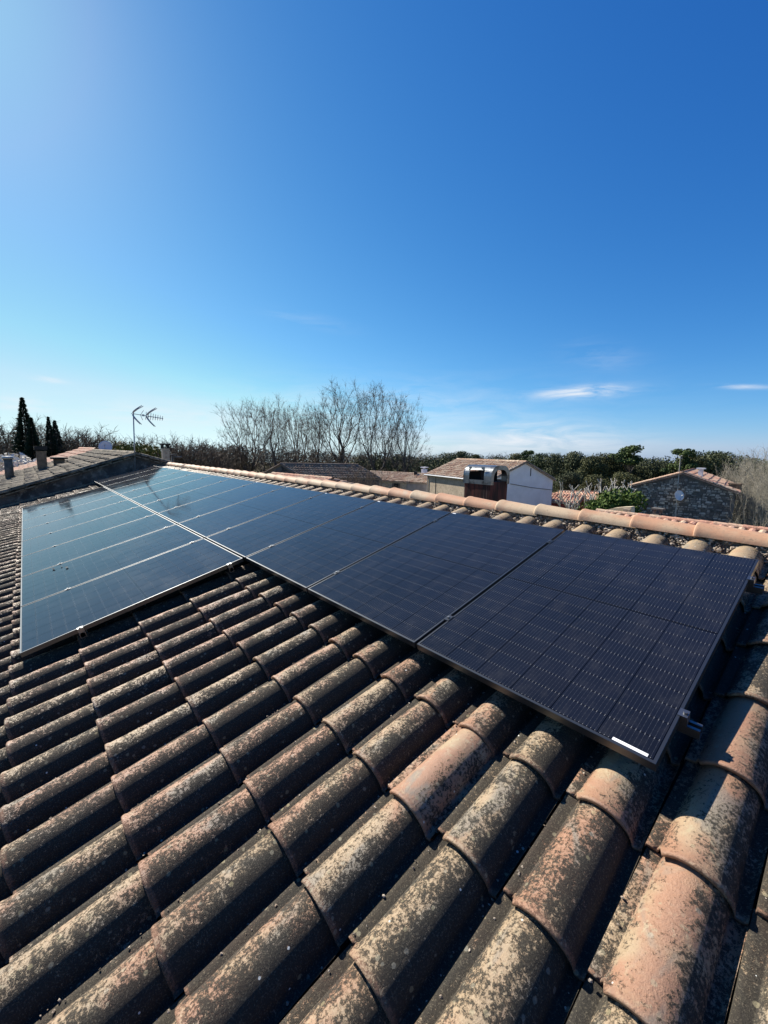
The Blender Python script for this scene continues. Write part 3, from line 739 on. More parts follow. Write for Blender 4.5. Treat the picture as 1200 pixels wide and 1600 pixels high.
b.tube([(qq.x, qq.y - .12, ES + .03), (q.x, q.y - .12, ES - .4)], .05, 6); b.build('downpipe', M['dishw'], st)
# mast with antenna on the stone wall
b = MB(); q = hitp(1056, 808, S0, fS) - fS * .15; q2 = hitp(1064, 712, S0, fS) - fS * .15; b.tube([(q.x, q.y, q.z), (q2.x, q2.y, q2.z)], [.035, .022], 6)
for i, (dz, l) in enumerate(((-.05, .22), (-.2, .16))): b.tube([(q2.x - l / 2, q2.y, q2.z + dz), (q2.x + l / 2, q2.y, q2.z + dz + .05)], .012, 4)
o = b.build('mast', M['palebark']); tag(o, 'thin pole rising up the front of the stone gable above its ridge', 'mast')
def dish(name, c, r, facing, label, m_, pole=None):
    f = Vector(facing).normalized(); u = f.cross(Vector((0, 0, 1))).normalized(); v = u.cross(f); root = empty(name, c, label, 'satellite dish'); c = Vector(c)
    b = MB(); V = []; F = []; n = 20; rings = 5
    for side in (0, 1):
        for i in range(rings + 1):
            rr_ = r * i / rings
            for k in range(n):
                t = 2 * math.pi * k / n; q = c + u * math.cos(t) * rr_ * .9 + v * math.sin(t) * rr_ + f * (.25 * rr_ * rr_ / r - .012 * side); V.append(tuple(q))
    s_ = (rings + 1) * n
    for side in (0, 1):
        for i in range(rings):
            for k in range(n):
                q = (side * s_ + i * n + k, side * s_ + i * n + (k + 1) % n, side * s_ + (i + 1) * n + (k + 1) % n, side * s_ + (i + 1) * n + k); F.append(q)
    for k in range(n): F.append((rings * n + k, rings * n + (k + 1) % n, s_ + rings * n + (k + 1) % n, s_ + rings * n + k))
    b.add(V, F); b.build('reflector', m_, root, True)
    b = MB(); tip = c + f * r * .9 - v * r * .1; b.tube([c - v * r * .95 + f * .2 * r, tip], .012, 5); b.tube([tip - f * .03, tip + f * .08], .028, 6); b.build('feed_arm', M['zinc'], root)
    if pole:
        b = MB(); b.tube([c - f * .02, pole], .022, 6); b.build('bracket', M['zinc'], root)
q = hitp(1062, 774, S0, fS); dish('satellite_dish', q - fS * .35, .33, (.75, -.62, .25), 'white oval satellite dish fixed to the dark stone gable wall', M['dishw'], q)

# low roof just beyond our ridge on the right, running alongside it
ZL = -1.3; YL = atZ(936, 801, ZL).y
xa, xb = atZ(936, 801, ZL).x, 9.0
lr = gabled('low_red_roofed_house', 'low house with orange ridge tiles just beyond our ridge, in front of the stone house', (xa, YL - 3.4), (0, 1, 0), 6.8, (1, 0, 0), xb - xa, ZL - .92, ZL + .01, M['creamwall'], M['far_pink'], 51, ov=.1, pitch=.26, verge=False)
b = MB(); q = atY(1027, 806, YL + .6); b.box((q.x - .15, q.y - .15, ZL - .6), (q.x + .15, q.y + .15, q.z + .05)); ch = b.build('chimney', M['concrete'], lr)
q2 = atY(1027, 795, YL + .6); b = MB()
for dx in (-.13, .08):
    for dy in (-.13, .08): b.box((q.x + dx, q.y + dy, q.z + .05), (q.x + dx + .05, q.y + dy + .05, q2.z - .03))
b.box((q.x - .19, q.y - .19, q2.z - .03), (q.x + .19, q.y + .19, q2.z + .03)); b.build('chimney_cap', M['concrete'], ch)
# cream rounded parapet with a small box
b = MB(); yy = YL + 4.5; pts = [(930, 812), (934, 803), (944, 797.5), (958, 794), (972, 792.5), (986, 792), (986, 812)]
P_ = [atY(x, y, yy) for x, y in pts]; b.prism([(p.x, p.y, p.z) for p in P_][::-1], (0, .5, 0))
c = sum((p for p in P_), Vector()) / len(P_); o = empty('rounded_parapet', (c.x, c.y, GZ), 'cream rendered wall with rounded sloping top left of the stone house', 'wall'); b.build('wall_body', M['creamwall'], o)
b = MB(); p = atY(980, 799, yy - .05); b.box((p.x - .16, p.y - .12, p.z - .1), (p.x + .14, p.y + .04, p.z + .12)); b.build('vent_box', M['beige'], o)
b = MB(); b.box((P_[0].x, yy + .05, GZ), (P_[-1].x - .02, yy + .45, P_[0].z + .02)); b.build('wall_base', M['creamwall'], o)

# chimneys on the stone house
def stack(name, label, c, w_, z0, z1, m_, capm, capo=.05, caph=.08, gap=.0, cat='chimney', parent=None):
    root = empty(name, (c[0], c[1], z0), label, cat) if parent is None else None
    b = MB(); b.box((c[0] - w_ / 2, c[1] - w_ / 2, z0), (c[0] + w_ / 2, c[1] + w_ / 2, z1)); body = b.build('chimney' if parent else 'shaft', m_, parent or root)
    if parent and label: body['label'] = label
    t = parent and body or root; b = MB(); z = z1
    if gap:
        for sx in (-1, 1):
            for sy in (-1, 1): b.box((c[0] + sx * (w_ / 2 - .03) - .03, c[1] + sy * (w_ / 2 - .03) - .03, z1), (c[0] + sx * (w_ / 2 - .03) + .03, c[1] + sy * (w_ / 2 - .03) + .03, z1 + gap))
        z = z1 + gap
    b.box((c[0] - w_ / 2 - capo, c[1] - w_ / 2 - capo, z), (c[0] + w_ / 2 + capo, c[1] + w_ / 2 + capo, z + caph)); b.build('chimney_cap', capm, t)
    return body
yS = S0.y + 1.8; p = atY(1095, 738, yS); p2 = atY(1095, 733, yS); stack('chimney', 'small white roof vent pipe', (p.x, p.y), .22, -1.2, p2.z, M['dishw'], M['dishw'], .1, .08, 0, parent=st)
p = atY(1149, 757, yS + .5); stack('chimney', 'brown brick chimney low on the right slope', (p.x, p.y), .55, -1.6, p.z, M['brick'], M['brick'], .04, .08, 0, parent=st)

# mid-distance low buildings left of the pale house
def wallhouse(label, e0, e1, ez, depth, rz, wallm, tilem, seed, name='low_house', **kw):
    p0 = atZ(e0[0], e0[1], ez); p1 = atZ(e1[0], e1[1], ez); d = Vector((p1.x - p0.x, p1.y - p0.y, 0)); L = d.length; d.normalize(); n = Vector((-d.y, d.x, 0))
    if n.dot(Vector((p0.x, p0.y, 0)) - Vector((CAM.x, CAM.y, 0))) < 0: n = -n
    return gabled(name, label, (p0.x, p0.y), n, depth, d, L, ez, rz, wallm, tilem, seed, ov=.15, **kw), p0, p1, d, n
lbh, p0, p1, d, n = wallhouse('long low beige house with lichened tile roof left of the pale gabled house', (560, 748.5), (668, 755), -2.0, 5.0, -1.3, M['beige'], M['far_buff'], 61, verge=False)
b = MB(); t0 = hitp(636, 760, p0, n) - n * .03; quadbox(b, (t0.x, t0.y, 0), d, -n, (p1 - t0).dot(d), .03, GZ, -2.1); b.build('garage_wall', M['greywall'], lbh)
b = MB(); t0 = hitp(616, 762, p0, n) - n * .02; quadbox(b, (t0.x, t0.y, 0), d, -n, .5, .025, t0.z - .45, t0.z + .45); wn_ = b.build('window', M['dark'], lbh)
b = MB()
quadbox(b, (t0.x - d.x * .2, t0.y - d.y * .2, 0), d, -n, .14, .06, t0.z - .45, t0.z + .45); quadbox(b, (t0.x + d.x * .56, t0.y + d.y * .56, 0), d, -n, .14, .06, t0.z - .45, t0.z + .45); b.build('shutter', M['wood'], wn_)
b = MB(); t0 = hitp(632, 745, p0, n) + n * 2; quadbox(b, (t0.x, t0.y, 0), d, n, .3, .3, -1.9, -1.0); b.build('chimney', M['darkcap'], lbh)
p = atD(663, 733, 48); b = MB(); b.box((p.x - .25, p.y - .25, GZ), (p.x + .25, p.y + .25, p.z)); b.box((p.x - .33, p.y - .33, p.z + .15), (p.x + .33, p.y + .33, p.z + .25)); b.box((p.x - .1, p.y - .1, p.z), (p.x + .1, p.y + .1, p.z + .15))
tag(b.build('chimney_stack', M['whitewall']), 'small white chimney poking above the low roof left of the pale house', 'chimney')
# brown roofed house, gable towards us
q0 = atZ(409, 743, -1.3); q1 = atZ(474, 746.5, -1.3); gB = (q1 - q0); LB = gB.length; gB.normalize(); fB = Vector((-gB.y, gB.x, 0)); fB = (fB * .55 + Vector((gB.x, gB.y, 0)) * .84).normalized()
ap = hitp(441, 724.5, q0, Vector((-gB.y, gB.x, 0)))
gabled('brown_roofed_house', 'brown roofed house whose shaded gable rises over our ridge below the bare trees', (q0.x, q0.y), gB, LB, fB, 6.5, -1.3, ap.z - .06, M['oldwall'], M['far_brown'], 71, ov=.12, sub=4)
q0 = atZ(427, 740, -.15); q1 = atZ(518, 748, -.15); d = (q1 - q0).normalized(); n = Vector((-d.y, d.x, 0)); 
gabled('small_tiled_house', 'small roof with pale ridge tiles in front of the brown roofed house', (q0.x - n.x * 2.6, q0.y - n.y * 2.6), n, 5.2, d, (q1 - q0).length, -.8, -.22, M['greywall'], M['far_pink'], 81, ov=.05, verge=False)
# red walled low building right of the pale house
rb, p0, p1, d, n = wallhouse('low dark red walled building with pinkish tile roof right of the pale house', (852, 783), (902, 787), -2.9, 3.6, -2.45, M['redwall'], M['far_pink'], 91, verge=False)
rb2, p0, p1, d, n = wallhouse('pinkish tiled roof stretching behind the pollarded trees', (886, 780), (985, 783), -2.8, 4.0, -2.35, M['beige'], M['far_pink'], 95, verge=False)

# ------------------------------------------------------------------ attached houses at the far left end
XN = A_END - .04
nb = empty('gable_end_house', (-20.5, 1.2, GZ), 'neighbouring house with old grey lichened roof and dark gable wall, behind the panels', 'house')
apY, apZ = 1.25, .78; s1, s2 = .332, .30; yl, yr = -7.5, 7.5
XF = -26.0
b = MB(); th = .05
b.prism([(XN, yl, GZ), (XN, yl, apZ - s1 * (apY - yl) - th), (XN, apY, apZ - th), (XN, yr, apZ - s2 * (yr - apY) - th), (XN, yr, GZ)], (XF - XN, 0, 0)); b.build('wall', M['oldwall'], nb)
b = MB()
for sgn, s_, yy in ((1, s1, yl), (-1, s2, yr)):
    run = abs(apY - yy); sl_ = run * math.hypot(1, s_); vd = np.array([0, sgn * 1, s_]) / math.hypot(1, s_)
    tile_slope(b, (XF, yy, apZ - s_ * run - .01), (1, 0, 0), vd, XN + .12 - XF, sl_, .22, .36, 100 + sgn, 7, .085)
    b.prism([(XF, yy, apZ - s_ * run - .02), (XF, apY, apZ - .02), (XF, apY, apZ - .06), (XF, yy, apZ - s_ * run - .06)], (XN + .1 - XF, 0, 0), tint=.4)
rf = b.build('roof', M['far_grey'], nb); 
b = MB(); cap_row(b, (XF, apY, apZ + .03), (XN + .1, apY, apZ + .03), .1, .4, 9)
cap_row(b, (XN + .05, yl, apZ - s1 * (apY - yl) + .03), (XN + .05, apY, apZ + .03), .08, .36, 10)
cap_row(b, (XN + .05, yr, apZ - s2 * (yr - apY) + .03), (XN + .05, apY, apZ + .03), .08, .36, 12)
b.build('cap_tiles', M['far_grey'], rf)
b = MB(); b.box((XN + .001, -4.2, -1.2), (XN + .04, 1.9, -.9)); 
# mortar flashing that follows our roof up to the gable wall
pa = SM @ Vector((XN, -3.9, -.17)); pb = SM @ Vector((XN, 2.1, -.17))
b = MB(); b.prism([(XN + .001, pa.y, pa.z - .1), (XN + .001, pb.y, pb.z - .1), (XN + .001, pb.y, pb.z + .09), (XN + .001, pa.y, pa.z + .09)], (.06, 0, 0)); b.build('flashing', M['mortar'], nb)
# beyond: pinker roof
b = MB(); nb2 = empty('pink_tiled_house', (-31, 1, GZ), 'pinkish tiled house behind the grey roof with its brick chimneys', 'house')
h1 = atX(147, 703.5, -27.0); h0 = atX(0, 748, -27.0); s_ = (h1.z - h0.z) / (h1.y - h0.y)
b.prism([(-26.3, h1.y - 9, GZ), (-26.3, h1.y - 9, h1.z - s_ * 9 - .05), (-26.3, h1.y, h1.z - .05), (-26.3, h1.y + 4, h1.z - 1.3), (-26.3, h1.y + 4, GZ)], (-8, 0, 0)); b.build('wall', M['oldwall'], nb2)
b = MB(); vd = np.array([0, 1, s_]) / math.hypot(1, s_); tile_slope(b, (-34.4, h1.y - 9, h1.z - s_ * 9), (1, 0, 0), vd, 8.2, 9 * math.hypot(1, s_), .24, .4, 130, 5, .07)
vd = np.array([0, -1, .31]) / math.hypot(1, .31); tile_slope(b, (-34.4, h1.y + 4.2, h1.z - 1.31), (1, 0, 0), vd, 8.2, 4.3, .24, .4, 131, 5, .07)
rf = b.build('roof', M['far_pink'], nb2); b = MB(); cap_row(b, (-34.4, h1.y, h1.z + .04), (-26.2, h1.y, h1.z + .04), .1, .4, 4); b.build('cap_tiles', M['far_pink'], rf)
# chimneys standing on those roofs
def roofhit(px, py):
    n_v = Vector((0, -s1, 1)); return hitp(px, py, (0, apY, apZ), n_v)
def on_roof(px, base, top): p = roofhit(px, base); d = ray(px, top); D = math.hypot(p.x - CAM.x, p.y - CAM.y); return p, atD(px, top, D)
p, t = on_roof(16, 750, 713)
c = empty('pipe_chimney', (p.x, p.y, p.z - .1), 'slim round grey pipe chimney at the left edge on the old grey roof', 'chimney'); r_ = .0062 * (p - CAM).length
b = MB(); b.tube([(p.x, p.y, p.z - .1), (p.x, p.y, t.z - .1)], r_, 12); b.build('shaft', M['concrete'], c, True)
b = MB(); b.tube([(p.x, p.y, t.z - .1), (p.x, p.y, t.z)], r_ * 1.25, 12); b.build('chimney_cap', M['zinc'], c, True)
p, t = on_roof(67, 736, 700); stack('brick_chimney', 'square sooty brick chimney with black cap on the old grey roof', (p.x, p.y), 13 * (p - CAM).length / 900, p.z - .25, t.z - .12, M['brick'], M['darkcap'], .05, .14, .05)
p, t = on_roof(93, 728, 714); stack('squat_chimney', 'squat wide brown chimney box right of the square brick chimney', (p.x, p.y), 15 * (p - CAM).length / 900, p.z - .25, t.z - .08, M['brick'], M['darkcap'], .1, .07, 0)
p = atX(165, 699, -27.2); dish('satellite_dish', p, .36, (.8, -.2, .35), 'grey satellite dish seen above the old roof left of the television aerial', M['dish'], (p.x - .05, p.y, p.z - .9))
p = atD(258, 700, 21.5); D_ = 21.5; 
stack('tall_chimney', 'rendered chimney with slotted dark cap right of the television aerial', (p.x, p.y), 9.5 * D_ / 720, -1.5, p.z - .02, M['beige'], M['darkcap'], .05, .06, .16)
p = atD(269, 714, 20.5); b = MB(); b.tube([(p.x, p.y, -1.5), (p.x, p.y, p.z + .02)], .045, 8)
b.tube([p + Vector((-.02, -.02, 0)), p + Vector((.33, .30, -.0))], .045, 8); o = empty('flue_pipe', (p.x, p.y, -1.5), 'T shaped grey metal flue pipe beside the rendered chimney', 'flue'); b.build('pipe', M['concrete'], o, True)
b = MB(); p = atD(271, 711, 20.5); b.box((p.x - .12, p.y - .1, p.z), (p.x + .12, p.y + .1, p.z + .05)); b.build('rain_cap', M['concrete'], o)

# television aerial on the gable
def aerial():
    base = atX(211, 733, XN + .08); top = atX(208.3, 645, XN + .08); base.z = top.z - 2.0 if False else base.z
    o = empty('television_aerial', (base.x, base.y, base.z - .1), 'television aerial on a thin mast fixed to the dark gable wall', 'aerial')
    b = MB(); b.tube([(base.x, base.y, base.z - .1), (top.x, top.y, top.z)], .018, 8); b.build('mast', M['zinc'], o, True)
    T = top - Vector((0, 0, .03)); d = Vector((.35, .93, -.135)).normalized(); L = .86; s_ = d.cross(Vector((0, 0, 1))).normalized(); u = s_.cross(d)
    b = MB(); b.tube([T - d * .06, T + d * L], .011, 6); b.box((-.03, -.03, -.03), (.03, .03, .03), Matrix.Translation(T + d * .28)); b.build('boom', M['zinc'], o)
    for k in range(8):                                  # directors
        t = .36 + (L - .38) * k / 7; l = .14 - .06 * k / 7; b = MB(); c = T + d * t
        b.tube([c - s_ * l - u * .012, c + s_ * l - u * .012], .009, 5); b.tube([c - u * l * .9 + s_ * 0, c + u * l * .9], .009, 5); b.build('director', M['zinc'], o)
    for sgn in (-1, 1):                                 # corner reflector wings, curved elements
        b = MB()
        for off in (0.0, .40):
            for sx in (-1, 1):
                pts = [T + d * (off - .02 + .26 * q ** 1.3) + u * sgn * (.03 + .27 * q) + s_ * sx * (.02 + .10 * q) for q in (0, .25, .5, .75, 1)]
                b.tube(pts, [.02, .02, .017, .014, .010], 5)
        b.build('reflector_arm', M['zinc'], o)
    b = MB(); b.tube([T + d * .2 + u * .0, T + d * .28 + u * .16], .008, 5); b.tube([T + d * .2, T + d * .28 - u * .16], .008, 5); b.build('dipole', M['zinc'], o)
aerial()

# ------------------------------------------------------------------ trees
def seg_mesh(S, seg=3):
    """S: (n,8) p0 p1 r0 r1 -> verts, quads"""
    S = np.asarray(S); p0, p1, r0, r1 = S[:, :3], S[:, 3:6], S[:, 6], S[:, 7]; d = p1 - p0; d /= np.linalg.norm(d, axis=1)[:, None] + 1e-9
    ref = np.where(np.abs(d[:, 2:3]) > .9, np.array([[1., 0, 0]]), np.array([[0, 0, 1.]])); u = np.cross(d, ref); u /= np.linalg.norm(u, axis=1)[:, None]; v = np.cross(d, u)
    n = len(S); V = np.zeros((n, 2 * seg, 3))
    for k in range(seg):
        t = 2 * math.pi * k / seg; o = u * math.cos(t) + v * math.sin(t); V[:, k] = p0 + o * r0[:, None]; V[:, seg + k] = p1 + o * r1[:, None]
    q = np.array([(k, (k + 1) % seg, seg + (k + 1) % seg, seg + k) for k in range(seg)]); F = (np.arange(n)[:, None, None] * 2 * seg + q[None]).reshape(-1, 4)
    return V.reshape(-1, 3), F
def bare_tree(seed, H, crown=(.62, .30, .38), trunk=.22, n=800, twigs=4, twig=.014, step=.5, tl=.55, r0=.34, lean=.0, up=.25):
    """limbs grown towards points scattered through a rounded crown, thickness from the branches carried"""
    r = np.random.default_rng(seed); cz, cr, ch = crown[0] * H, crown[1] * H, crown[2] * H
    d = r.normal(size=(n, 3)); d /= np.linalg.norm(d, axis=1)[:, None]; rad = r.random(n) ** .42
    lob = 1 + .16 * np.sin(3 * np.arctan2(d[:, 1], d[:, 0]) + r.uniform(0, 6)) + .10 * np.sin(5 * d[:, 2] + r.uniform(0, 6))
    A = d * (rad * lob)[:, None] * [cr, cr, ch] + [lean * H, 0, cz]; A = A[A[:, 2] > trunk * H * 1.05]
    P = [np.array([0, 0, 0.])]; par = [-1]; k = max(3, int(trunk * H / step))
    for i in range(k): P.append(P[-1] + np.array([r.normal() * .05, r.normal() * .05, trunk * H / k])); par.append(i)
    base = P[-1].copy(); A = A[np.argsort(np.linalg.norm(A - base, axis=1))]; path = [0.0] * (k + 1); P = list(P); ok0 = k - 1
    arr = np.zeros((60000, 3)); arr[:len(P)] = P; pl = np.full(60000, 1e9); pl[:len(P)] = 1e9; pl[ok0:len(P)] = 0; cnt = len(P)
    for a in A:
        D = np.linalg.norm(arr[:cnt] - a, axis=1); below = np.maximum(0, arr[:cnt, 2] - a[2] + .3)
        cost = D + .62 * pl[:cnt] + below * 1.0; j = int(np.argmin(cost)); p = arr[j].copy(); L = D[j]
        m_ = max(1, int(L / step)); cur = j
        for q in range(1, m_ + 1):
            t = q / m_; pt = p + (a - p) * t + np.array([0, 0, -up * L * .35 * math.sin(math.pi * t)]) + r.normal(size=3) * .05 * min(1, L)
            arr[cnt] = pt; pl[cnt] = pl[cur] + L / m_; par.append(cur); cur = cnt; cnt += 1
            if cnt > 59000: break
    par = np.array(par[:cnt]); w_ = np.full(cnt, twig ** 2.2); hasc = np.zeros(cnt, bool)
    acc = np.zeros(cnt)
    for i in range(cnt - 1, 0, -1):
        if acc[i] == 0: acc[i] = twig ** 2.2
        acc[par[i]] += acc[i]
    R = acc ** (1 / 2.2); R = np.maximum(R, twig); R = twig * (R / twig) ** (math.log(r0 / twig) / math.log(max(R[0] / twig, 1.5)))
    for _ in range(3):                                  # relax the limbs into smooth curves
        cs = np.zeros((cnt, 3)); cn = np.zeros(cnt); np.add.at(cs, par[1:], arr[1:cnt]); np.add.at(cn, par[1:], 1)
        ok = (cn > 0) & (np.arange(cnt) > 0); tgt = .5 * arr[par[ok]] + .5 * cs[ok] / cn[ok][:, None]; arr[:cnt][ok] = .45 * arr[:cnt][ok] + .55 * tgt
    idx = np.arange(1, cnt); S = np.c_[arr[par[idx]], arr[idx], np.minimum(R[par[idx]], R[idx] * 1.35), R[idx]]
    big = S[:, 7] > r0 * .33
    outer = idx[R[idx] < twig * 2.6]; T = []
    Q = arr[outer]; dirn = arr[outer] - arr[par[outer]]; dirn /= np.linalg.norm(dirn, axis=1)[:, None] + 1e-9
    for _ in range(twigs):
        e = dirn + r.normal(size=Q.shape) * .65 + [0, 0, .25]; e /= np.linalg.norm(e, axis=1)[:, None]; L = tl * (.4 + .9 * r.random(len(Q)))[:, None]
        mid = Q + e * L * .5; e2 = e + r.normal(size=Q.shape) * .35; e2 /= np.linalg.norm(e2, axis=1)[:, None]; end = mid + e2 * L * .5
        tw = np.full(len(Q), twig * .75); T += [np.c_[Q, mid, tw, tw * .8], np.c_[mid, end, tw * .8, tw * .5]]
    fine = np.concatenate([S[~big]] + T); main = S[big]; s_ = H / fine[:, 5].max()
    main[:, :6] *= s_; fine[:, :6] *= s_
    return main, fine
def make_bare(seed, H, mt, **k):
    mn, fn = bare_tree(seed, H, **k); V, F = seg_mesh(mn, 6); m1 = fast_mesh('trunk', V, F, mt, np.full(len(V), .5)); V, F = seg_mesh(fn, 3); m2 = fast_mesh('crown', V, F, mt, np.full(len(V), .5))
    return m1, m2
def place(name, meshes, px, py_top, D, Hm, label, group=None, rz=None, cat='tree', wide=1.0, gz=None):
    t = atD(px, py_top, D); z0 = GZ if gz is None else gz; H = t.z - z0; s_ = H / Hm
    o = empty(name, (t.x, t.y, z0), label, cat, group); o.rotation_euler = (0, 0, random.uniform(0, 6.28) if rz is None else rz); o.scale = (s_ * wide, s_ * wide, s_)
    for nm, me in meshes:
        c = bpy.data.objects.new(nm, me); col.objects.link(c); c.parent = o
    return o
PL = []
for s_, (cr, ch, tr, ln) in enumerate(((.30, .37, .22, .02), (.24, .38, .20, -.02), (.28, .37, .20, .03), (.31, .38, .24, -.01), (.30, .37, .22, .03))):
    a, c = make_bare(200 + s_ * 7, 17, M['bark'], crown=(.60, cr, ch), trunk=tr, n=430, twigs=7, twig=.015, step=.7, tl=1.15, r0=.60, lean=ln, up=.15); PL.append((('trunk', a), ('crown', c)))
WB = []
for s_, (cr, ch) in enumerate(((.42, .40), (.36, .42), (.48, .38), (.34, .44))):
    a, c = make_bare(300 + s_ * 7, 9, M['bark2'], crown=(.58, cr, ch), trunk=.10, n=420, twigs=5, twig=.018, step=.4, tl=.8, r0=.16); WB.append((('trunk', a), ('crown', c)))
planes = [(386, 618, 66, 1.0, 'leftmost bare plane tree of the tall clump, with many upright limbs'), (428, 611, 60, .75, 'bare plane tree second from the left in the tall clump, with dense vertical branches'),
          (464, 612, 64, .75, 'bare plane tree in the middle left of the clump, leaning crown'), (490, 622, 70, .8, 'smaller bare plane tree just left of the two tallest'),
          (534, 587, 62, .92, 'tallest bare plane tree with a rounded crown'), (592, 592, 58, .86, 'broad bare plane tree right of the tallest one'),
          (634, 609, 56, .72, 'rightmost bare plane tree of the clump with drooping twigs')]
for i, (px, py, D, wd, lab) in enumerate(planes): place('bare_plane_tree', PL[(0, 1, 2, 1, 3, 0, 4)[i]], px, py, D, 17, lab, 'tall bare plane trees beyond the ridge', wide=wd * 1.0, rz=i * 1.9 + .4)
# foliage crowns
def leaf_cloud(blobs, n, size, seed=0, flat=.0, shell=.55):
    r = np.random.default_rng(seed); blobs = np.array(blobs, float); vol = (blobs[:, 3] * blobs[:, 4] * blobs[:, 5]) ** (2 / 3); idx = r.choice(len(blobs), n, p=vol / vol.sum()); B = blobs[idx]
    d = r.normal(size=(n, 3)); d /= np.linalg.norm(d, axis=1)[:, None]; rad = shell + (1.08 - shell) * r.random(n) ** .6
    P = B[:, :3] + d * B[:, 3:6] * rad[:, None]
    N = d + r.normal(size=(n, 3)) * .6; N /= np.linalg.norm(N, axis=1)[:, None]
    ref = r.normal(size=(n, 3)); U = np.cross(N, ref); U /= np.linalg.norm(U, axis=1)[:, None]; W = np.cross(N, U); s = size * (.5 + r.random(n))[:, None]
    V = np.stack([P - U * s, P + W * s * .6, P + U * s, P - W * s * .6], 1).reshape(-1, 3); F = np.arange(4 * n).reshape(n, 4); return V, F, np.repeat(r.random(len(blobs))[idx] * .5 + r.random(n) * .5, 4)
def round_tree(seed, H, R_c, n=5000, size=.16, z0=.12, mt=None, nb=26):
    r = random.Random(seed); bl = []
    for i in range(nb):
        t = r.random(); z = H * (z0 + (1 - z0) * t) ; prof = math.sin(math.pi * min(.96, .12 + .86 * t)) ** .7
        a = r.uniform(0, 6.28); q = R_c * prof * r.uniform(.3, .85); s_ = R_c * r.uniform(.22, .42)
        bl.append((q * math.cos(a), q * math.sin(a), min(z, H - s_ * .8), s_, s_, s_ * .8))
    V, F, T = leaf_cloud(bl, n, size, seed); m2 = fast_mesh('crown', V, F, mt or M['oak'], T)
    S = [(0, 0, 0, 0, 0, H * .4, H * .03, H * .02)]
    for bb in bl[:12]: S.append((0, 0, H * r.uniform(.2, .4), bb[0], bb[1], bb[2], H * .012, H * .004))
    V, F = seg_mesh(S, 6); m1 = fast_mesh('trunk', V, F, M['bark'], np.full(len(V), .5)); return (('trunk', m1), ('crown', m2))
M['oak2'] = leaf('olive_green_leaves', (.062, .068, .028), (.115, .12, .05)); M['oak3'] = leaf('deep_green_leaves', (.030, .045, .022), (.060, .085, .038))
OAK = [round_tree(400 + i, 9, (4.2, 3.6, 4.6, 3.9, 4.1)[i], 15000, .115, nb=34, mt=(M['oak'], M['oak2'], M['oak3'], M['oak'], M['oak2'])[i]) for i in range(5)]
PINE = []
for i in range(2):
    r = random.Random(500 + i); bl = []
    for k in range(16):
        a = r.uniform(0, 6.28); q = r.uniform(.2, 2.0); bl.append((q * math.cos(a), q * math.sin(a), 8.3 + r.uniform(-1.1, 1.2) - q * .25, r.uniform(.5, .95), r.uniform(.5, .95), r.uniform(.25, .45)))
    V, F, T = leaf_cloud(bl, 3800, .11, i, shell=.2); m2 = fast_mesh('crown', V, F, M['pine'], T); S = [(0, 0, 0, .2, .1, 6.8, .2, .12)] + [(.2, .1, 6.8 - r.uniform(0, 1.5), q[0], q[1], q[2], .06, .02) for q in bl]
    V, F = seg_mesh(S, 6); PINE.append((('trunk', fast_mesh('trunk', V, F, M['bark'], np.full(len(V), .5))), ('crown', m2)))
def cypress(seed, H, Rb, n=11000):
    r = np.random.default_rng(seed); t = r.random(n) ** 1.25; z = H * (.04 + .96 * t); a = r.uniform(0, 6.283, n)
    tiers = 26; ph = np.floor(t * tiers); lob = .62 + .38 * np.abs(np.sin(a * 2.5 + ph * 1.7)); rad = Rb * (1 - t) ** 1.05 * lob * (.35 + .75 * r.random(n)) * (.78 + .3 * np.sin(t * tiers * 3.14) ** 2) + .03
    z = z - rad * .25; P = np.c_[rad * np.cos(a), rad * np.sin(a), z]; D = np.c_[np.cos(a), np.sin(a), np.full(n, -.15)]; s = (.09 + .12 * (1 - t)) * (.6 + .8 * r.random(n))
    W = np.cross(D, r.normal(size=(n, 3))); W /= np.linalg.norm(W, axis=1)[:, None]; s = s[:, None]
    V = np.stack([P - D * s * .4, P + W * s * .5, P + D * s * 1.2, P - W * s * .5], 1).reshape(-1, 3); F = np.arange(4 * n).reshape(n, 4); m2 = fast_mesh('crown', V, F, M['cypress'], np.repeat(r.random(n), 4))
    V, F = seg_mesh([(0, 0, 0, 0, 0, H * .95, H * .02, .02)], 6); return (('trunk', fast_mesh('trunk', V, F, M['bark'], np.full(len(V), .5))), ('crown', m2))
CY = [cypress(600 + i, 11, 2.3) for i in range(2)]
place('conifer', CY[0], 34, 621, 50, 11, 'tallest dark spire shaped conifer at the far left', 'dark conifers at the left', wide=1.15)
place('conifer', CY[1], 48, 652, 49, 11, 'shorter dark conifer touching the right side of the tallest one', 'dark conifers at the left', wide=1.15)
place('conifer', CY[1], 75, 651, 52, 11, 'slim pointed dark conifer second clump from the left', 'dark conifers at the left', wide=.9)
place('conifer', CY[0], 85, 657, 53, 11, 'rightmost dark conifer of the left clump', 'dark conifers at the left', wide=1.15)
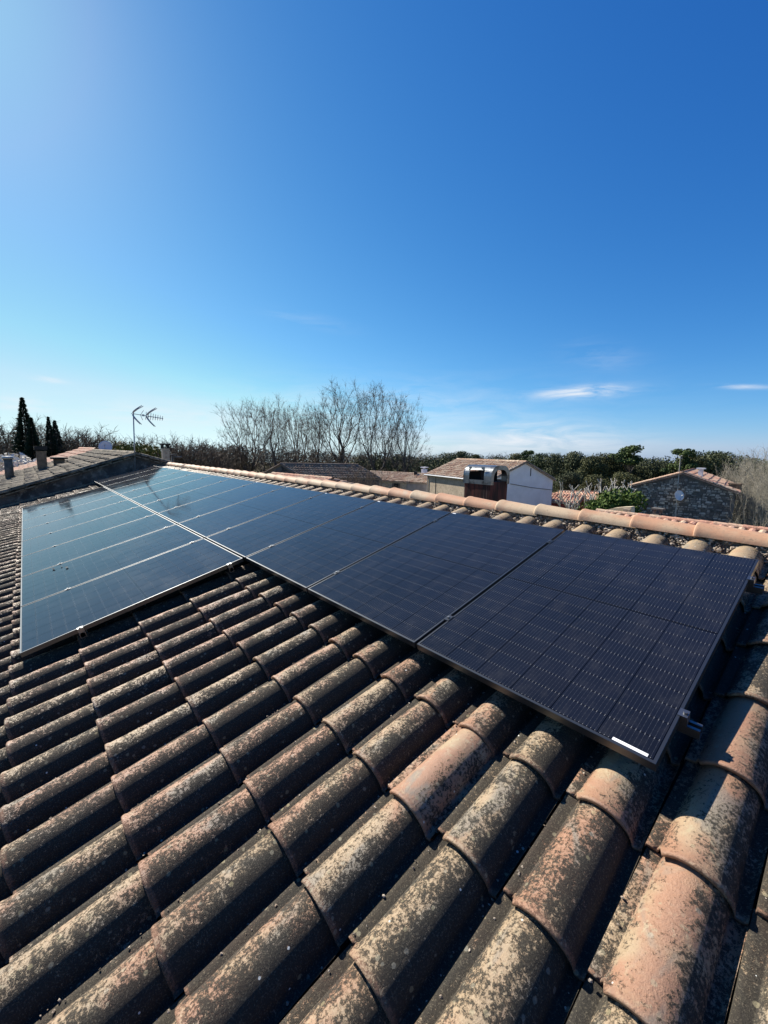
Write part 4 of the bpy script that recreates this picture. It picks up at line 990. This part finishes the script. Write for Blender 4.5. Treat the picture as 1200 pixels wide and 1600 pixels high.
# bare winter trees, left band and behind
lw = [(8, 648, 60), (60, 644, 66), (112, 662, 56), (134, 658, 54), (152, 667, 58), (186, 680, 62), (240, 671, 60), (272, 680, 56), (300, 677, 60), (325, 682, 54), (345, 684, 66), (680, 706, 90), (770, 706, 95), (788, 704, 90), (655, 712, 85)]
bare_where = ['at the very left edge beside the tallest conifer', 'between the two conifer clumps', 'just right of the conifer clumps', 'tallest between the conifers and the grey satellite dish', 'directly left of the grey satellite dish',
              'just left of the aerial mast', 'right of the aerial mast above the yellowish bush', 'above the T shaped flue pipe', 'in the middle between the aerial and the plane trees', 'second left of the bare plane trees', 'directly left of the bare plane trees',
              'small and far off left of the buff tiled roof', 'small and far off above the metal cowl', 'small and far off right of the metal cowl', 'small and far off just right of the plane trees']
for i, (px, py, D) in enumerate(lw):
    place('bare_tree', WB[i % 4], px, py, D, 9, 'leafless brown tree ' + bare_where[i], 'leafless trees in the tree line', wide=1.25)
def band(name, x0, x1, y0, y1, D, mt, n, size, seed, label, gap=0):
    """a far-off mass of undergrowth that reads as one"""
    r = random.Random(seed); bl = []
    k = int((x1 - x0) / 4)
    for i in range(k):
        px = x0 + (x1 - x0) * (i + r.random()) / k; t = px - x0; top = y0 + (y1 - y0) * (px - x0) / (x1 - x0) + r.uniform(-3, 12)
        DD = D * r.uniform(.9, 1.15); p = atD(px, top, DD); R0 = DD * r.uniform(.012, .022)
        z = p.z - R0
        while z > GZ: bl.append((p.x + r.uniform(-.4, .4), p.y + r.uniform(-.4, .4), z, R0, R0, R0)); z -= R0 * 1.5
    V, F, T = leaf_cloud(bl, n, size, seed, shell=.4); me = fast_mesh(name, V, F, mt, T); o = bpy.data.objects.new(name, me); col.objects.link(o); tag(o, label, 'vegetation', None, 'stuff')
band('undergrowth', -30, 360, 690, 696, 64, M['scrub'], 70000, .10, 1, 'brown winter woodland mass along the left horizon')
band('woodland', 340, 700, 694, 712, 74, M['scrub'], 70000, .12, 2, 'dark woodland mass behind the bare plane trees')
band('evergreen_woodland', 560, 720, 708, 716, 62, M['oak'], 26000, .13, 3, 'dark evergreen mass right of the plane trees')
band('oak_wood', 690, 1300, 712, 716, 66, M['oak'], 70000, .13, 4, 'dark green oak wood closing the right horizon')
place('yellow_green_tree', round_tree(710, 6, 3.0, 3500, .14, mt=M['olive']), 200, 690, 44, 6, 'yellowish green bush left of the aerial mast', cat='tree', wide=.7)
place('yellow_green_tree', round_tree(711, 6, 3.0, 3500, .14, mt=M['olive']), 231, 694, 46, 6, 'yellowish green bush right of the aerial mast', cat='tree', wide=.7)
# pale shrubs at far left
for i, (px, py, D) in enumerate(((4, 708, 40), (22, 716, 38), (44, 718, 37), (60, 722, 36))):
    place('pale_shrub', round_tree(720 + i, 4, 2.4, 3600, .10, mt=M['blossom']), px, py, D, 4, ['whitish shrub at the very left edge', 'whitish shrub behind the pipe chimney', 'pale shrub left of the square brick chimney', 'pale shrub directly behind the square brick chimney'][i], 'pale shrubs below the conifers', cat='shrub', wide=1.0)
oaks = [(700, 707, 72), (724, 705, 74), (745, 710, 76), (808, 708, 66), (848, 708, 56), (872, 708, 54), (900, 706, 52), (926, 713, 50), (950, 708, 52), (968, 710, 55), (1008, 716, 54), (1034, 720, 56), (1060, 724, 54), (1090, 712, 50), (1112, 705, 52), (1134, 706, 50), (890, 738, 44), (930, 742, 43), (975, 738, 45), (1180, 716, 58), (1225, 716, 55)]
where = ['left of the tiled roof', 'rising behind the left end of the buff roof', 'behind the buff roof ridge', 'behind the metal cowl', 'right of the pale gable', 'second right of the pale gable', 'tallest of the dense oaks right of the pale gable', 'between the tallest oak and the feathery pine', 'left of the feathery pine', 'directly under the feathery pine', 'right of the feathery pine',
         'left of the stone house apex', 'behind the stone house apex', 'behind the stone house right slope', 'behind the brown chimney of the stone house', 'left of the pale thicket', 'low in front of the wood beside the pale gable', 'low in front of the wood above the pollards', 'low in front of the wood left of the stone house', 'behind the pale thicket', 'at the right edge']
for i, (px, py, D) in enumerate(oaks): place('evergreen_oak', OAK[(i * 3) % 5], px, py, D, 9, 'dark evergreen oak ' + where[i], 'dark evergreen oaks', wide=.82 if D < 60 else .9)
place('pine_tree', PINE[0], 986, 695, 50, 9.5, 'light feathery pine rising above the oaks left of the stone house', 'pines above the oaks', wide=1.15)
place('pine_tree', PINE[1], 1066, 700, 48, 9.5, 'round topped pine on a bare trunk directly above the stone gable', 'pines above the oaks', wide=.85)
place('pine_tree', PINE[1], 828, 703, 62, 9.5, 'small round pine rising right of the pale gable apex', 'pines above the oaks', wide=.75)
# pollarded plane trees
def pollard(seed, H):
    r = random.Random(seed); S = [(0, 0, 0, 0, 0, H * .45, H * .032, H * .026)]
    for k in range(5):
        a = 6.28 * k / 5 + r.uniform(-.4, .4); p = Vector((0, 0, H * r.uniform(.38, .45))); d = Vector((math.cos(a) * .8, math.sin(a) * .8, .8)).normalized(); rad = H * .0125
        for j in range(4):
            q = p + d * H * r.uniform(.08, .13); S.append((*p, *q, rad, rad * .9)); 
            if j >= 1:
                for _ in range(2):
                    e = (Vector((r.uniform(-1, 1), r.uniform(-1, 1), r.uniform(.6, 1.4)))).normalized(); z = q + e * H * r.uniform(.05, .11); S.append((*q, *z, rad * .7, rad * .55)); S.append((*z, *(z + e * H * .02), rad * 1.1, rad * .5)); S.append((*(z - e * H * .008), *z, rad * .5, rad * 1.1))
            d = (d + Vector((r.uniform(-.5, .5), r.uniform(-.5, .5), r.uniform(.2, .7)))).normalized(); p = q; rad *= .88
    S = np.array(S); S[:, :6] *= H / S[:, 5].max(); V, F = seg_mesh(S[:1], 8); m1 = fast_mesh('trunk', V, F, M['palebark'], np.full(len(V), .5)); V, F = seg_mesh(S[1:], 6); return (('trunk', m1), ('crown', fast_mesh('crown', V, F, M['palebark'], np.full(len(V), .5))))
PO = [pollard(800 + i, 5) for i in range(4)]
for i, (px, py, D, lab) in enumerate(((893, 752, 30, 'pollarded pale plane tree right of the red wall'), (908, 762, 27, 'pollarded pale plane tree with wide forked stubs in the middle'), (934, 750, 29, 'pollarded pale tree with one tall knobbly limb'), (948, 747, 33, 'pollarded pale tree standing in the green laurel'), (968, 748, 31, 'pollarded pale tree behind the green laurel'), (982, 750, 30, 'pollarded pale tree beside the stone house corner'))):
    place('pollarded_tree', PO[i % 4], px, py, D, 5, lab, 'pollarded plane trees near the stone house', wide=.8)
for i, (px, py, D) in enumerate(((957, 768, 27), (976, 763, 28), (938, 782, 26))): place('laurel_bush', round_tree(740 + i, 4, 1.7, 5000, .08, mt=M['bush']), px, py, D, 4, ['bright green laurel bush in the middle of the pollards', 'bright green laurel bush against the stone house corner', 'low green bush left of the laurels'][i], 'green bushes near the stone house', cat='bush', wide=.85)
# bare shrubs in front of the brown roof and pale thicket right
for i, (px, py, D) in enumerate(((540, 722, 21), (566, 716, 22), (585, 726, 20))): place('bare_shrub', WB[(i + 1) % 4], px, py, D, 9, ['leafless grey shrub left in the group before the brown roof', 'tallest leafless grey shrub before the brown roof', 'leafless grey shrub nearest the long beige house'][i], 'leafless shrubs behind our ridge', cat='shrub', wide=.55)
TK = []
for s_ in range(3):
    a, c = make_bare(900 + s_ * 3, 8, M['thicket'], crown=(.52, .42, .48), trunk=.05, n=900, twigs=4, twig=.008, step=.4, tl=.55, r0=.10); TK.append((('trunk', a), ('crown', c)))
for i, (px, py, D) in enumerate(((1168, 712, 42), (1184, 694, 42), (1204, 687, 38), (1245, 690, 34), (1188, 732, 37), (1206, 742, 32))):
    place('pale_bare_tree', TK[i % 3], px, py, D, 8, ['leafless pale tree just right of the stone house', 'tall leafless pale tree in the thicket', 'tallest leafless pale tree at the right edge', 'leafless pale tree cut by the right edge', 'low leafless tree beside the stone house side wall', 'low leafless tree at the right edge above the ridge'][i], 'pale leafless thicket right of the stone house', wide=.8)
# droppings / leaf bits on the third lower panel
b = MB(); rr = random.Random(4); c = SM @ Vector((0, 0, 0)); p = hitp(95, 888, (0, 0, 0), SM @ Vector((0, 0, 1)))
root = empty('dry_leaf', p, 'small dark dry leaf bits lying on the lower row of panels', 'leaf')
for k in range(5):
    q = p + Vector((rr.uniform(-.10, .10), rr.uniform(-.08, .08), 0)); q.z = math.tan(TH) * q.y + .006; l = rr.uniform(.02, .05)
    b.add([(q.x - l, q.y, q.z), (q.x, q.y - l * .4, q.z + .008), (q.x + l, q.y, q.z + .004), (q.x, q.y + l * .4, q.z + .010)], [(0, 1, 2, 3)])
b.build('leaf_bits', M['darkcap'], root)
